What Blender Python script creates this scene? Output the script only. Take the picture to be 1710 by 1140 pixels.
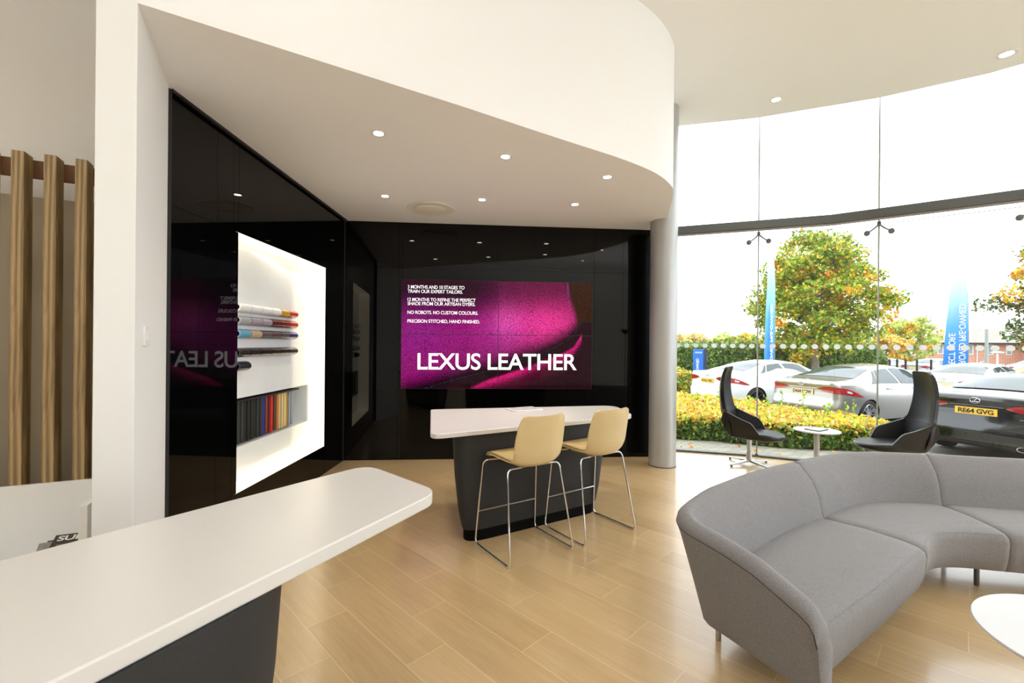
import bpy, bmesh, math, random
import numpy as np
from mathutils import Vector, Matrix
random.seed(7); RNG = np.random.default_rng(7)
PI = math.pi
for o in list(bpy.data.objects): bpy.data.objects.remove(o)
SC = bpy.context.scene
COL = SC.collection

# ------------------------------------------------------------------ camera
cd = bpy.data.cameras.new('camera'); cam = bpy.data.objects.new('camera', cd); COL.objects.link(cam)
cd.sensor_width = 36; cd.sensor_fit = 'HORIZONTAL'; cd.lens = 757 / 1710 * 36
cd.shift_y = 4 / 1710; cd.clip_start = .05; cd.clip_end = 600
cam.matrix_world = Matrix.Translation((0, 0, 1.6)) @ Matrix.Rotation(PI/2, 4, 'X') @ Matrix.Rotation(0.009, 4, 'Z')
SC.camera = cam
# ------------------------------------------------------------------ view, world
SC.view_settings.view_transform = 'Standard'; SC.view_settings.look = 'None'
SC.view_settings.gamma = 1; SC.view_settings.use_curve_mapping = False
SC.view_settings.exposure = 0.6
W = bpy.data.worlds.new('overcast_sky'); SC.world = W; W.use_nodes = True
wn = W.node_tree.nodes; wl = W.node_tree.links
bg = wn['Background']; bg.inputs['Strength'].default_value = 2.35
tc = wn.new('ShaderNodeTexCoord'); ns = wn.new('ShaderNodeTexNoise'); ns.inputs['Scale'].default_value = 1.6; ns.inputs['Detail'].default_value = 5
mp = wn.new('ShaderNodeMapping'); mp.inputs['Scale'].default_value = (1, 1, 3.2)
cr = wn.new('ShaderNodeValToRGB'); cr.color_ramp.elements[0].color = (.82, .89, .98, 1); cr.color_ramp.elements[1].color = (.95, .98, 1, 1)
cr.color_ramp.elements[0].position = .35; cr.color_ramp.elements[1].position = .6
wl.new(tc.outputs['Generated'], mp.inputs['Vector']); wl.new(mp.outputs[0], ns.inputs['Vector'])
wl.new(ns.outputs[0], cr.inputs[0]); wl.new(cr.outputs[0], bg.inputs['Color'])
# soft sun through thin cloud
sd = bpy.data.lights.new('sun', 'SUN'); sd.energy = 1.2; sd.angle = math.radians(25); sd.color = (1, .96, .9)
so = bpy.data.objects.new('sun', sd); COL.objects.link(so); so.rotation_euler = (math.radians(48), 0, math.radians(75))

# ------------------------------------------------------------------ materials
def srgb(r, g, b):
    f = lambda c: (c/255/12.92) if c/255 <= .04045 else ((c/255+.055)/1.055)**2.4
    return (f(r), f(g), f(b), 1)
def mat(name, col, rough=.5, metal=0, spec=.5, emit=None, es=0, coat=0, bump=None, var=None, trans=0):
    """principled + optional noise bump (scale, strength) + optional noise colour variation (scale, amount)"""
    m = bpy.data.materials.new(name); m.use_nodes = True
    t = m.node_tree; n = t.nodes; p = n['Principled BSDF']
    p.inputs['Base Color'].default_value = col; p.inputs['Roughness'].default_value = rough
    p.inputs['Metallic'].default_value = metal; p.inputs['Specular IOR Level'].default_value = spec
    p.inputs['Coat Weight'].default_value = coat; p.inputs['Coat Roughness'].default_value = .03
    if emit: p.inputs['Emission Color'].default_value = emit; p.inputs['Emission Strength'].default_value = es
    if trans: p.inputs['Transmission Weight'].default_value = trans
    c = n.new('ShaderNodeTexCoord')
    if bump:
        q = n.new('ShaderNodeTexNoise'); q.inputs['Scale'].default_value = bump[0]; q.inputs['Detail'].default_value = 4
        b = n.new('ShaderNodeBump'); b.inputs['Strength'].default_value = bump[1]; b.inputs['Distance'].default_value = .01
        t.links.new(c.outputs['Object'], q.inputs['Vector']); t.links.new(q.outputs[0], b.inputs['Height']); t.links.new(b.outputs[0], p.inputs['Normal'])
    v = var or (3, .04)
    q = n.new('ShaderNodeTexNoise'); q.inputs['Scale'].default_value = v[0]; q.inputs['Detail'].default_value = 3
    r = n.new('ShaderNodeMapRange'); r.inputs['From Min'].default_value = .3; r.inputs['From Max'].default_value = .7
    r.inputs['To Min'].default_value = 1 - v[1]; r.inputs['To Max'].default_value = 1
    x = n.new('ShaderNodeVectorMath'); x.operation = 'SCALE'; x.inputs[0].default_value = col[:3]
    t.links.new(c.outputs['Object'], q.inputs['Vector']); t.links.new(q.outputs[0], r.inputs[0])
    t.links.new(r.outputs[0], x.inputs['Scale']); t.links.new(x.outputs[0], p.inputs['Base Color'])
    return m
def nd(t, typ, ins=None, **props):
    n = t.nodes.new(typ)
    for k, v in props.items(): setattr(n, k, v)
    for k, v in (ins or {}).items():
        if hasattr(v, 'is_output') or hasattr(v, 'links'): t.links.new(v, n.inputs[k])
        else: n.inputs[k].default_value = v
    return n
def mth(t, op, a, b=0.0, c=0.0):
    n = t.nodes.new('ShaderNodeMath'); n.operation = op
    for i, v in enumerate((a, b, c)):
        if hasattr(v, 'links'): t.links.new(v, n.inputs[i])
        else: n.inputs[i].default_value = v
    return n.outputs[0]
def blank(name):
    m = bpy.data.materials.new(name); m.use_nodes = True
    return m, m.node_tree, m.node_tree.nodes['Principled BSDF']

M = {}
M['white_paint'] = mat('white_paint', (.86, .86, .84, 1), .6, var=(2, .015))
M['ceiling_paint'] = mat('ceiling_paint', (.93, .93, .93, 1), .7, var=(1.5, .01))
M['soffit_paint'] = M['ceiling_paint']
M['beige_wall'] = mat('beige_wall', (.72, .68, .62, 1), .6, var=(1.5, .03))
M['black_gloss'] = mat('black_gloss_panel', (.0015, .0015, .0015, 1), .02, spec=.24, var=(2, .3))
M['black_matt'] = mat('black_matt', (.012, .012, .012, 1), .6)
M['column_paint'] = mat('silver_grey_column_paint', (.46, .47, .47, 1), .35, metal=.35, bump=(60, .02), var=(6, .03))
M['solid_surface'] = mat('white_solid_surface', (.67, .65, .62, 1), .28, bump=(250, .01), var=(300, .02))
M['fabric_dark'] = mat('charcoal_leather_cladding', (.018, .0195, .022, 1), .6, bump=(120, .15), var=(5, .2))
M['plinth'] = mat('black_plinth', (.002, .002, .002, 1), .7, spec=.1)
M['chrome'] = mat('polished_chrome', (.75, .75, .76, 1), .12, metal=1)
M['brushed'] = mat('brushed_aluminium', (.55, .55, .56, 1), .28, metal=1)
M['beige_shell'] = mat('beige_lacquered_shell', srgb(214, 190, 140), .28, var=(3, .03), coat=.2)
M['beige_pad'] = mat('beige_leather_pad', srgb(205, 178, 122), .5, bump=(150, .1))
M['black_leather'] = mat('black_leather', (.0065, .0075, .0085, 1), .34, bump=(220, .12), spec=.4)
M['white_trim'] = mat('white_trim_plastic', (.82, .82, .8, 1), .4)
M['steel_dark'] = mat('grey_powder_coated_steel', (.085, .093, .092, 1), .45)
M['steel_fit'] = mat('satin_steel_fitting', (.18, .18, .18, 1), .35, metal=.8)
M['warm_emit'] = mat('warm_led_diffuser', (1, .95, .85, 1), .5, emit=(1, .86, .60, 1), es=.9)
M['lamp_emit'] = mat('downlight_lens', (1, .95, .85, 1), .5, emit=(1, .92, .78, 1), es=30)
M['niche_white'] = mat('display_back_white', (.84, .87, .87, 1), .18, coat=.4)
M['vent'] = mat('cream_vent_plastic', srgb(242, 238, 224), .5)
M['rubber'] = mat('tyre_rubber', (.012, .012, .012, 1), .75)
M['alloy'] = mat('alloy_wheel_silver', (.5, .5, .52, 1), .3, metal=.8)
M['alloy_dark'] = mat('dark_alloy', (.10, .10, .11, 1), .3, metal=.8)
M['carglass'] = mat('tinted_car_glass', (.05, .07, .075, 1), .03, spec=.55)
M['tail_red'] = mat('red_lamp_lens', (.33, .002, .005, 1), .08, coat=1, emit=(.6, .01, .02, 1), es=.02)
M['tail_clear'] = mat('clear_lamp_lens', (.6, .6, .6, 1), .1, coat=1)
M['plate_y'] = mat('yellow_number_plate', srgb(245, 195, 60), .4)
M['plate_c'] = mat('cream_number_plate', srgb(225, 205, 160), .4)
M['ink'] = mat('black_ink', (.01, .01, .012, 1), .5)
M['white_ink'] = mat('white_lettering', (.9, .9, .9, 1), .4)
M['car_white'] = mat('white_car_paint', (.86, .88, .90, 1), .2, coat=1)
M['car_silver'] = mat('silver_car_paint', (.44, .43, .41, 1), .28, metal=.7, coat=1)
M['car_black'] = mat('black_car_paint', (.006, .006, .007, 1), .12, coat=1)
M['car_blue'] = mat('blue_grey_car_paint', (.18, .26, .36, 1), .25, metal=.4, coat=1)
M['car_grey'] = mat('pale_grey_car_paint', (.45, .48, .52, 1), .25, metal=.4, coat=1)
M['bark'] = mat('tree_bark', srgb(150, 140, 120), .9, bump=(20, .6), var=(12, .4))
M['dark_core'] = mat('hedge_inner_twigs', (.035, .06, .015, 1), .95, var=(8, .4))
M['blue_sign'] = mat('blue_sign_panel', srgb(20, 105, 200), .4)
M['sign_side'] = mat('sign_side_navy', srgb(25, 40, 75), .4)
M['roof'] = mat('grey_roof_tiles', srgb(150, 145, 138), .8, bump=(3, .4), var=(4, .2))
M['window_far'] = mat('building_window_glass', srgb(140, 155, 160), .15)
M['pole'] = mat('galvanised_pole', srgb(150, 155, 150), .5, metal=.3)
M['paper_dark'] = mat('magazine_dark_cover', srgb(58, 52, 48), .35, var=(14, .3))
M['paper_grey'] = mat('magazine_grey_photo', srgb(150, 145, 138), .35, var=(20, .5))
M['paper_white'] = mat('paper_white', srgb(235, 230, 220), .5)
M['kerb'] = mat('kerb_stone', srgb(150, 145, 135), .8)

def glass_mat(name, tint, fres=1.45):
    m = bpy.data.materials.new(name); m.use_nodes = True; t = m.node_tree; t.nodes.clear()
    o = nd(t, 'ShaderNodeOutputMaterial'); tr = nd(t, 'ShaderNodeBsdfTransparent', {'Color': tint})
    gl = nd(t, 'ShaderNodeBsdfGlossy', {'Color': (1, 1, 1, 1), 'Roughness': .005}); fr = nd(t, 'ShaderNodeFresnel', {'IOR': fres})
    # both faces of the thin pane count, so never use the total-reflection side
    ge = nd(t, 'ShaderNodeNewGeometry'); keep = mth(t, 'SUBTRACT', 1.0, ge.outputs['Backfacing']); f = mth(t, 'MULTIPLY', fr.outputs[0], keep)
    mx = nd(t, 'ShaderNodeMixShader', {0: f, 1: tr.outputs[0], 2: gl.outputs[0]}); t.links.new(mx.outputs[0], o.inputs[0])
    return m
def film_mat():
    m, t, p = blank('frosted_white_film'); p.inputs['Base Color'].default_value = (.8, .82, .82, 1); p.inputs['Roughness'].default_value = .6
    out = [n for n in t.nodes if n.type == 'OUTPUT_MATERIAL'][0]; tr = nd(t, 'ShaderNodeBsdfTranslucent', {'Color': (.85, .88, .88, 1)})
    mx = nd(t, 'ShaderNodeMixShader', {0: .5, 1: p.outputs[0], 2: tr.outputs[0]}); t.links.new(mx.outputs[0], out.inputs[0]); return m
M['dot'] = film_mat()
M['glass'] = glass_mat('clear_window_glass', (.975, .985, .98, 1))

def floor_mat():
    m, t, p = blank('oak_look_floor_tiles')
    co = nd(t, 'ShaderNodeTexCoord'); sp = nd(t, 'ShaderNodeSeparateXYZ', {0: co.outputs['Object']})
    X, Y = sp.outputs[0], sp.outputs[1]; s = .70710678
    u = mth(t, 'MULTIPLY', mth(t, 'ADD', X, Y), s); v = mth(t, 'MULTIPLY', mth(t, 'SUBTRACT', Y, X), s)
    uu = mth(t, 'DIVIDE', mth(t, 'SUBTRACT', u, .75), .24); k = mth(t, 'FLOOR', uu); fu = mth(t, 'SUBTRACT', uu, k)
    vv = mth(t, 'DIVIDE', mth(t, 'SUBTRACT', mth(t, 'SUBTRACT', v, 2.28), mth(t, 'MULTIPLY', k, .3225)), .975)
    j = mth(t, 'FLOOR', vv); fv = mth(t, 'SUBTRACT', vv, j)
    du = mth(t, 'MULTIPLY', mth(t, 'MINIMUM', fu, mth(t, 'SUBTRACT', 1, fu)), .24)
    dv = mth(t, 'MULTIPLY', mth(t, 'MINIMUM', fv, mth(t, 'SUBTRACT', 1, fv)), .975)
    d = mth(t, 'MINIMUM', du, dv)
    g = nd(t, 'ShaderNodeMapRange', {0: d, 1: .0012, 2: .0022, 3: 1.0, 4: 0.0})
    idv = nd(t, 'ShaderNodeCombineXYZ', {0: k, 1: j, 2: 0.0}); wh = nd(t, 'ShaderNodeTexWhiteNoise', {0: idv.outputs[0]}, noise_dimensions='3D')
    gv = nd(t, 'ShaderNodeCombineXYZ', {0: mth(t, 'MULTIPLY', u, 42.0), 1: mth(t, 'MULTIPLY', v, 2.6), 2: mth(t, 'MULTIPLY', wh.outputs[0], 37.0)})
    gr = nd(t, 'ShaderNodeTexNoise', {'Vector': gv.outputs[0], 'Scale': 1.0, 'Detail': 7.0, 'Roughness': .6, 'Distortion': .6})
    gv2 = nd(t, 'ShaderNodeCombineXYZ', {0: mth(t, 'MULTIPLY', u, 9.0), 1: mth(t, 'MULTIPLY', v, 1.3), 2: mth(t, 'MULTIPLY', wh.outputs[0], 11.0)})
    g2 = nd(t, 'ShaderNodeTexNoise', {'Vector': gv2.outputs[0], 'Scale': 1.0, 'Detail': 3.0})
    f = mth(t, 'ADD', mth(t, 'MULTIPLY', gr.outputs[0], .45), mth(t, 'ADD', mth(t, 'MULTIPLY', g2.outputs[0], .3), mth(t, 'MULTIPLY', wh.outputs[0], .2)))
    rp = nd(t, 'ShaderNodeValToRGB', {0: f}); e = rp.color_ramp.elements
    e[0].position = .15; e[0].color = srgb(172, 142, 99); e[1].position = .8; e[1].color = srgb(212, 184, 139)
    mx = nd(t, 'ShaderNodeMix', {0: mth(t, 'MULTIPLY', g.outputs[0], .6), 6: rp.outputs[0], 7: srgb(235, 215, 170)}, data_type='RGBA')
    t.links.new(mx.outputs[2], p.inputs['Base Color'])
    p.inputs['Roughness'].default_value = .3; p.inputs['Specular IOR Level'].default_value = .6; p.inputs['Coat Weight'].default_value = .5; p.inputs['Coat Roughness'].default_value = .13
    h = mth(t, 'SUBTRACT', mth(t, 'MULTIPLY', gr.outputs[0], .08), g.outputs[0])
    b = nd(t, 'ShaderNodeBump', {'Height': h, 'Strength': .25, 'Distance': .002}); t.links.new(b.outputs[0], p.inputs['Normal'])
    return m
M['floor'] = floor_mat()

def oak_mat():
    m, t, p = blank('sawn_oak_slat')
    co = nd(t, 'ShaderNodeTexCoord'); mpn = nd(t, 'ShaderNodeMapping', {0: co.outputs['Object'], 'Scale': (15, 15, 1.3)})
    a = nd(t, 'ShaderNodeTexNoise', {'Vector': mpn.outputs[0], 'Scale': 1.0, 'Detail': 6.0, 'Distortion': 2.6})
    w = nd(t, 'ShaderNodeTexWave', {'Vector': mpn.outputs[0], 'Scale': .6, 'Distortion': 9.0, 'Detail': 2.0, 'Detail Scale': .6})
    f = mth(t, 'ADD', mth(t, 'MULTIPLY', a.outputs[0], .7), mth(t, 'MULTIPLY', w.outputs[0], .3))
    rp = nd(t, 'ShaderNodeValToRGB', {0: f}); e = rp.color_ramp.elements
    e[0].position = .3; e[0].color = srgb(128, 104, 68); e[1].position = .65; e[1].color = srgb(182, 156, 112)
    t.links.new(rp.outputs[0], p.inputs['Base Color']); p.inputs['Roughness'].default_value = .6
    return m
M['oak'] = oak_mat()
M['rail_wood'] = mat('dark_oak_rail', srgb(120, 80, 45), .6, var=(8, .2))

def sofa_mat():
    m, t, p = blank('grey_wool_upholstery')
    co = nd(t, 'ShaderNodeTexCoord')
    a = nd(t, 'ShaderNodeTexNoise', {'Vector': co.outputs['Object'], 'Scale': 420.0, 'Detail': 2.0})
    rp = nd(t, 'ShaderNodeValToRGB', {0: a.outputs[0]}); e = rp.color_ramp.elements
    e[0].position = .3; e[0].color = srgb(102, 101, 103); e[1].position = .7; e[1].color = srgb(150, 148, 150)
    mp2 = nd(t, 'ShaderNodeMapping', {0: co.outputs['Object'], 'Rotation': (0, 0, .7), 'Scale': (1.2, 7, 2.5)})
    b = nd(t, 'ShaderNodeTexNoise', {'Vector': mp2.outputs[0], 'Scale': 1.6, 'Detail': 2.0, 'Distortion': .8})
    h = mth(t, 'ADD', mth(t, 'MULTIPLY', b.outputs[0], 1.0), mth(t, 'MULTIPLY', a.outputs[0], .04))
    bp = nd(t, 'ShaderNodeBump', {'Height': h, 'Strength': .22, 'Distance': .02})
    t.links.new(rp.outputs[0], p.inputs['Base Color']); t.links.new(bp.outputs[0], p.inputs['Normal'])
    p.inputs['Roughness'].default_value = .9; p.inputs['Sheen Weight'].default_value = .12; p.inputs['Specular IOR Level'].default_value = .2
    return m
M['sofa'] = sofa_mat()

def brick_mat(name, c1, c2, mort, scale, bw=.215, bh=.065, plan=False, ms=.01):
    m, t, p = blank(name)
    co = nd(t, 'ShaderNodeTexCoord'); v = co.outputs['Object']
    if not plan:
        sp = nd(t, 'ShaderNodeSeparateXYZ', {0: v}); cb = nd(t, 'ShaderNodeCombineXYZ', {0: mth(t, 'ADD', sp.outputs[0], sp.outputs[1]), 1: sp.outputs[2], 2: 0.0}); v = cb.outputs[0]
    b = nd(t, 'ShaderNodeTexBrick', {'Vector': v, 'Color1': c1, 'Color2': c2, 'Mortar': mort, 'Scale': scale, 'Mortar Size': ms, 'Brick Width': bw, 'Row Height': bh})
    t.links.new(b.outputs[0], p.inputs['Base Color']); p.inputs['Roughness'].default_value = .85
    bp = nd(t, 'ShaderNodeBump', {'Height': b.outputs['Fac'], 'Strength': .4, 'Distance': -.006}); t.links.new(bp.outputs[0], p.inputs['Normal'])
    return m
M['brick'] = brick_mat('red_brickwork', srgb(190, 120, 95), srgb(205, 140, 112), srgb(215, 190, 170), 1.0, .45, .15, ms=.02)
M['paving'] = brick_mat('block_paving', srgb(142, 140, 126), srgb(160, 158, 144), srgb(95, 95, 80), 1.0, .20, .10, plan=True, ms=.006)
M['asphalt'] = mat('tarmac', srgb(120, 120, 118), .9, bump=(60, .4), var=(30, .2))
M['grass'] = mat('rough_grass', srgb(120, 140, 70), .95, var=(6, .4))

def leaf_mat(name, tl=.35):
    m, t, p = blank(name)
    at = nd(t, 'ShaderNodeAttribute', attribute_name='leaf_colour'); out = [n for n in t.nodes if n.type == 'OUTPUT_MATERIAL'][0]
    t.links.new(at.outputs['Color'], p.inputs['Base Color']); p.inputs['Roughness'].default_value = .45
    tr = nd(t, 'ShaderNodeBsdfTranslucent', {'Color': at.outputs['Color']})
    mx = nd(t, 'ShaderNodeMixShader', {0: tl, 1: p.outputs[0], 2: tr.outputs[0]}); t.links.new(mx.outputs[0], out.inputs[0])
    return m
M['leaf'] = leaf_mat('leaf_surface')

def screen_mat():
    m, t, p = blank('lit_screen_picture')
    at = nd(t, 'ShaderNodeAttribute', attribute_name='picture'); co = nd(t, 'ShaderNodeTexCoord')
    vo = nd(t, 'ShaderNodeTexVoronoi', {'Vector': co.outputs['Object'], 'Scale': 40.0}, feature='DISTANCE_TO_EDGE')
    nz = nd(t, 'ShaderNodeTexNoise', {'Vector': co.outputs['Object'], 'Scale': 70.0, 'Detail': 3.0})
    a = nd(t, 'ShaderNodeMapRange', {0: vo.outputs['Distance'], 1: 0.0, 2: .18, 3: .42, 4: 1.2})
    b = nd(t, 'ShaderNodeMapRange', {0: nz.outputs[0], 1: .3, 2: .7, 3: .75, 4: 1.2})
    sc = nd(t, 'ShaderNodeVectorMath', {0: at.outputs['Color'], 'Scale': mth(t, 'MULTIPLY', a.outputs[0], b.outputs[0])}, operation='SCALE')
    p.inputs['Base Color'].default_value = (.002, .002, .002, 1); p.inputs['Roughness'].default_value = .08; p.inputs['Specular IOR Level'].default_value = .1
    t.links.new(sc.outputs[0], p.inputs['Emission Color']); p.inputs['Emission Strength'].default_value = .6
    return m
M['screen'] = screen_mat()
M['screen_text'] = mat('lit_screen_lettering', (.9, .9, .9, 1), .4, emit=(.93, .93, .97, 1), es=.6)
def flag_mat():
    m, t, p = blank('blue_flag_cloth')
    co = nd(t, 'ShaderNodeTexCoord'); sp = nd(t, 'ShaderNodeSeparateXYZ', {0: co.outputs['Object']})
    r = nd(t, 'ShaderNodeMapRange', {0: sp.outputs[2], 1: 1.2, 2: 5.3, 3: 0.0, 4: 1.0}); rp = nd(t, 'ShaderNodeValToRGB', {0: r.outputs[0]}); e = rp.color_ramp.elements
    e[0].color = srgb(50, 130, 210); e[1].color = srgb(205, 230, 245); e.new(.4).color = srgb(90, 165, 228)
    t.links.new(rp.outputs[0], p.inputs['Base Color']); p.inputs['Roughness'].default_value = .6
    out = [n for n in t.nodes if n.type == 'OUTPUT_MATERIAL'][0]
    tr = nd(t, 'ShaderNodeBsdfTranslucent', {'Color': rp.outputs[0]}); mx = nd(t, 'ShaderNodeMixShader', {0: .4, 1: p.outputs[0], 2: tr.outputs[0]}); t.links.new(mx.outputs[0], out.inputs[0])
    return m
M['flag'] = flag_mat()

# ------------------------------------------------------------------ mesh helpers
class MB:
    def __init__(s): s.v = []; s.f = []
    def add(s, v, f):
        n = len(s.v); s.v += [tuple(p) for p in v]; s.f += [tuple(i+n for i in q) for q in f]; return s
    def xf(s, m):
        s.v = [tuple(m @ Vector(p)) for p in s.v]; return s
    def box(s, x0, x1, y0, y1, z0, z1, m=None):
        v = [(x, y, z) for x in (x0, x1) for y in (y0, y1) for z in (z0, z1)]
        if m is not None: v = [tuple(m @ Vector(p)) for p in v]
        return s.add(v, [(0, 1, 3, 2), (4, 6, 7, 5), (0, 4, 5, 1), (2, 3, 7, 6), (0, 2, 6, 4), (1, 5, 7, 3)])
    def prism(s, poly, z0, z1, m=None):
        a = sum(poly[i][0]*poly[(i+1) % len(poly)][1]-poly[(i+1) % len(poly)][0]*poly[i][1] for i in range(len(poly)))
        if a < 0: poly = poly[::-1]
        n = len(poly); v = [(p[0], p[1], z0) for p in poly]+[(p[0], p[1], z1) for p in poly]
        if m is not None: v = [tuple(m @ Vector(p)) for p in v]
        f = [tuple(range(n-1, -1, -1)), tuple(range(n, 2*n))]+[(i, (i+1) % n, n+(i+1) % n, n+i) for i in range(n)]
        return s.add(v, f)
    def loft(s, rings, closed=True, cap=True, loop=False):
        n = len(rings[0]); v = [p for r in rings for p in r]; f = []; R = len(rings)
        for i in range(R if loop else R-1):
            a = i*n; b = ((i+1) % R)*n
            for j in range(n if closed else n-1):
                k = (j+1) % n; f.append((a+j, a+k, b+k, b+j))
        if cap and closed and not loop: f += [tuple(range(n-1, -1, -1)), tuple(range((R-1)*n, R*n))]
        return s.add(v, f)
    def tube(s, pts, r, n=10, loop=False):
        pts = [Vector(p) for p in pts]; rings = []; K = len(pts); up = None
        for i, p in enumerate(pts):
            if loop: d = pts[(i+1) % K]-pts[i-1]
            else: d = pts[min(i+1, K-1)]-pts[max(i-1, 0)]
            d.normalize()
            if up is None:
                up = Vector((0, 0, 1)) if abs(d.z) < .9 else Vector((1, 0, 0))
            a = d.cross(up).normalized(); up = a.cross(d).normalized(); rr = r[i] if isinstance(r, (list, tuple)) else r
            rings.append([tuple(p+(a*math.cos(2*PI*j/n)+up*math.sin(2*PI*j/n))*rr) for j in range(n)])
        return s.loft(rings, True, True, loop)
    def lathe(s, prof, n=32, c=(0, 0), m=None):
        rings = [[(c[0]+r*math.cos(2*PI*j/n), c[1]+r*math.sin(2*PI*j/n), z) for j in range(n)] for r, z in prof]
        if m is not None: rings = [[tuple(m @ Vector(p)) for p in q] for q in rings]
        return s.loft(rings)
    def obj(s, name, m, parent=None, smooth=True, bevel=0, sub=0, seg=2, ang=35, solid=0):
        me = bpy.data.meshes.new(name); me.from_pydata(s.v, [], s.f); me.update()
        bm = bmesh.new(); bm.from_mesh(me); bmesh.ops.recalc_face_normals(bm, faces=bm.faces); bm.to_mesh(me); bm.free()
        if m is not None: me.materials.append(M[m] if isinstance(m, str) else m)
        o = bpy.data.objects.new(name, me); COL.objects.link(o)
        if parent is not None: o.parent = parent
        if solid: k = o.modifiers.new('solid', 'SOLIDIFY'); k.thickness = solid; k.offset = 0
        if bevel: k = o.modifiers.new('bevel', 'BEVEL'); k.width = bevel; k.segments = seg; k.limit_method = 'ANGLE'; k.angle_limit = math.radians(35)
        if sub: k = o.modifiers.new('sub', 'SUBSURF'); k.levels = sub; k.render_levels = sub
        if smooth:
            me.polygons.foreach_set('use_smooth', [True]*len(me.polygons))
            if not sub: me.set_sharp_from_angle(angle=math.radians(ang))
        return o
def thing(name, label, cat, loc=(0, 0, 0), rz=0, group=None, kind=None):
    o = bpy.data.objects.new(name, None); COL.objects.link(o); o.empty_display_size = .1
    o.location = loc; o.rotation_euler = (0, 0, rz); return tag(o, label, cat, group, kind)
def tag(o, label, cat, group=None, kind=None):
    o['label'] = label; o['category'] = cat
    if group: o['group'] = group
    if kind: o['kind'] = kind
    return o
def struct(o):
    o['kind'] = 'structure'; return o
def bez(pts, rad, n=5, closed=True):
    """round the corners of a 2-D/3-D polyline"""
    out = []; K = len(pts)
    for i, p in enumerate(pts):
        if not closed and i in (0, K-1): out.append(tuple(p)); continue
        a = Vector(pts[i-1]); b = Vector(p); c = Vector(pts[(i+1) % K]); r = rad[i] if isinstance(rad, (list, tuple)) else rad
        r1 = min(r, (a-b).length*.48); r2 = min(r, (c-b).length*.48); p0 = b+(a-b).normalized()*r1; p2 = b+(c-b).normalized()*r2
        for k in range(n+1):
            q = k/n; out.append(tuple(p0*(1-q)**2+b*2*q*(1-q)+p2*q*q))
    return out
def spline(pts, n):
    """Catmull-Rom through points, n samples per span"""
    P = [np.array(p, float) for p in pts]; P = [2*P[0]-P[1]]+P+[2*P[-1]-P[-2]]; out = []
    for i in range(1, len(P)-2):
        for k in range(n):
            q = k/n; a, b, c, d = P[i-1:i+3]
            out.append(.5*((2*b)+(-a+c)*q+(2*a-5*b+4*c-d)*q*q+(-a+3*b-3*c+d)*q**3))
    out.append(P[-2]); return out
def text(s, width, height, m, parent, mw, name='lettering', bold=.0, depth=.001, mirror=False):
    cu = bpy.data.curves.new('t', 'FONT'); cu.body = s; cu.size = 1; cu.offset = bold; cu.extrude = .001
    cu.space_character = .95
    ob = bpy.data.objects.new('t', cu); COL.objects.link(ob); bpy.context.view_layer.update()
    me = bpy.data.meshes.new_from_object(ob.evaluated_get(bpy.context.evaluated_depsgraph_get()))
    bpy.data.objects.remove(ob)
    n = len(me.vertices); a = np.empty(n*3); me.vertices.foreach_get('co', a); a = a.reshape(-1, 3)
    lo = a.min(0); hi = a.max(0); a[:, 0] = (a[:, 0]-lo[0])/(hi[0]-lo[0])*width; a[:, 1] = (a[:, 1]-lo[1])/(hi[1]-lo[1])*height; a[:, 2] = (a[:, 2]-lo[2])/(hi[2]-lo[2]+1e-9)*depth
    if mirror: a[:, 0] = width-a[:, 0]
    h = np.c_[a, np.ones(n)] @ np.array(mw).T; me.vertices.foreach_set('co', h[:, :3].ravel()); me.update()
    me.materials.clear(); me.materials.append(M[m]); me.name = name
    o = bpy.data.objects.new(name, me); COL.objects.link(o); o.parent = parent
    return o
def frame(o, x, y, z=None):
    """matrix from origin and axes"""
    x = Vector(x).normalized(); y = Vector(y).normalized(); z = x.cross(y)
    m = Matrix.Identity(4)
    for i in range(3): m[i][0] = x[i]; m[i][1] = y[i]; m[i][2] = z[i]; m[i][3] = o[i]
    return m
def copy_tree(o, label=None, loc=None, rz=None, parent=None):
    c = o.copy(); COL.objects.link(c); c.parent = parent
    for ch in list(o.children): copy_tree(ch, parent=c)
    if label: c['label'] = label
    if loc is not None: c.location = loc
    if rz is not None: c.rotation_euler = (0, 0, rz)
    return c
def smin(x, a, b): t = min(1, max(0, (x-a)/(b-a))); return t*t*(3-2*t)

# ------------------------------------------------------------------ room shell
ZC = 4.75; ZL = 3.25
G = [(2.20, 6.97), (3.56, 6.57), (4.81, 5.96), (5.94, 5.15), (6.92, 4.17), (7.74, 3.05), (8.37, 1.81), (8.80, .49), (9.02, -.88), (9.05, -2.27), (9.05, -3.66), (9.05, -5.05)]
inner = [(p[0], p[1]) for p in G]+[(9.05, -5.4), (-6.2, -5.4), (-6.2, 4.6), (-3.0, 6.6), (-2.6, 6.8)]
struct(MB().prism([(x*1.0, y) for x, y in inner], -.22, 0).obj('floor', 'floor', smooth=False))
ce = [(2.2, 6.62), (2.338, 6.52), (3.363, 6.26), (4.612, 5.73), (5.45, 5.20), (6.3, 4.35), (7.2, 3.1), (7.95, 1.7), (8.35, .4), (8.55, -.9), (8.6, -5.4), (-6.2, -5.4), (-6.2, 4.6), (-3.0, 6.6)]
struct(MB().prism(ce, ZC, ZC+.15).obj('ceiling', 'ceiling_paint', smooth=False))
# raised pocket of the ceiling along the glass
pk = [(p[0]*1.03, p[1]*1.03) for p in G]+[(9.3, -5.5), (8.4, -5.5)]+[(p[0]-.02, p[1]-.02) for p in ce[:10][::-1]]
struct(MB().prism(pk, ZC+.5, ZC+.6).obj('ceiling', 'ceiling_paint', smooth=False))
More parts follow.
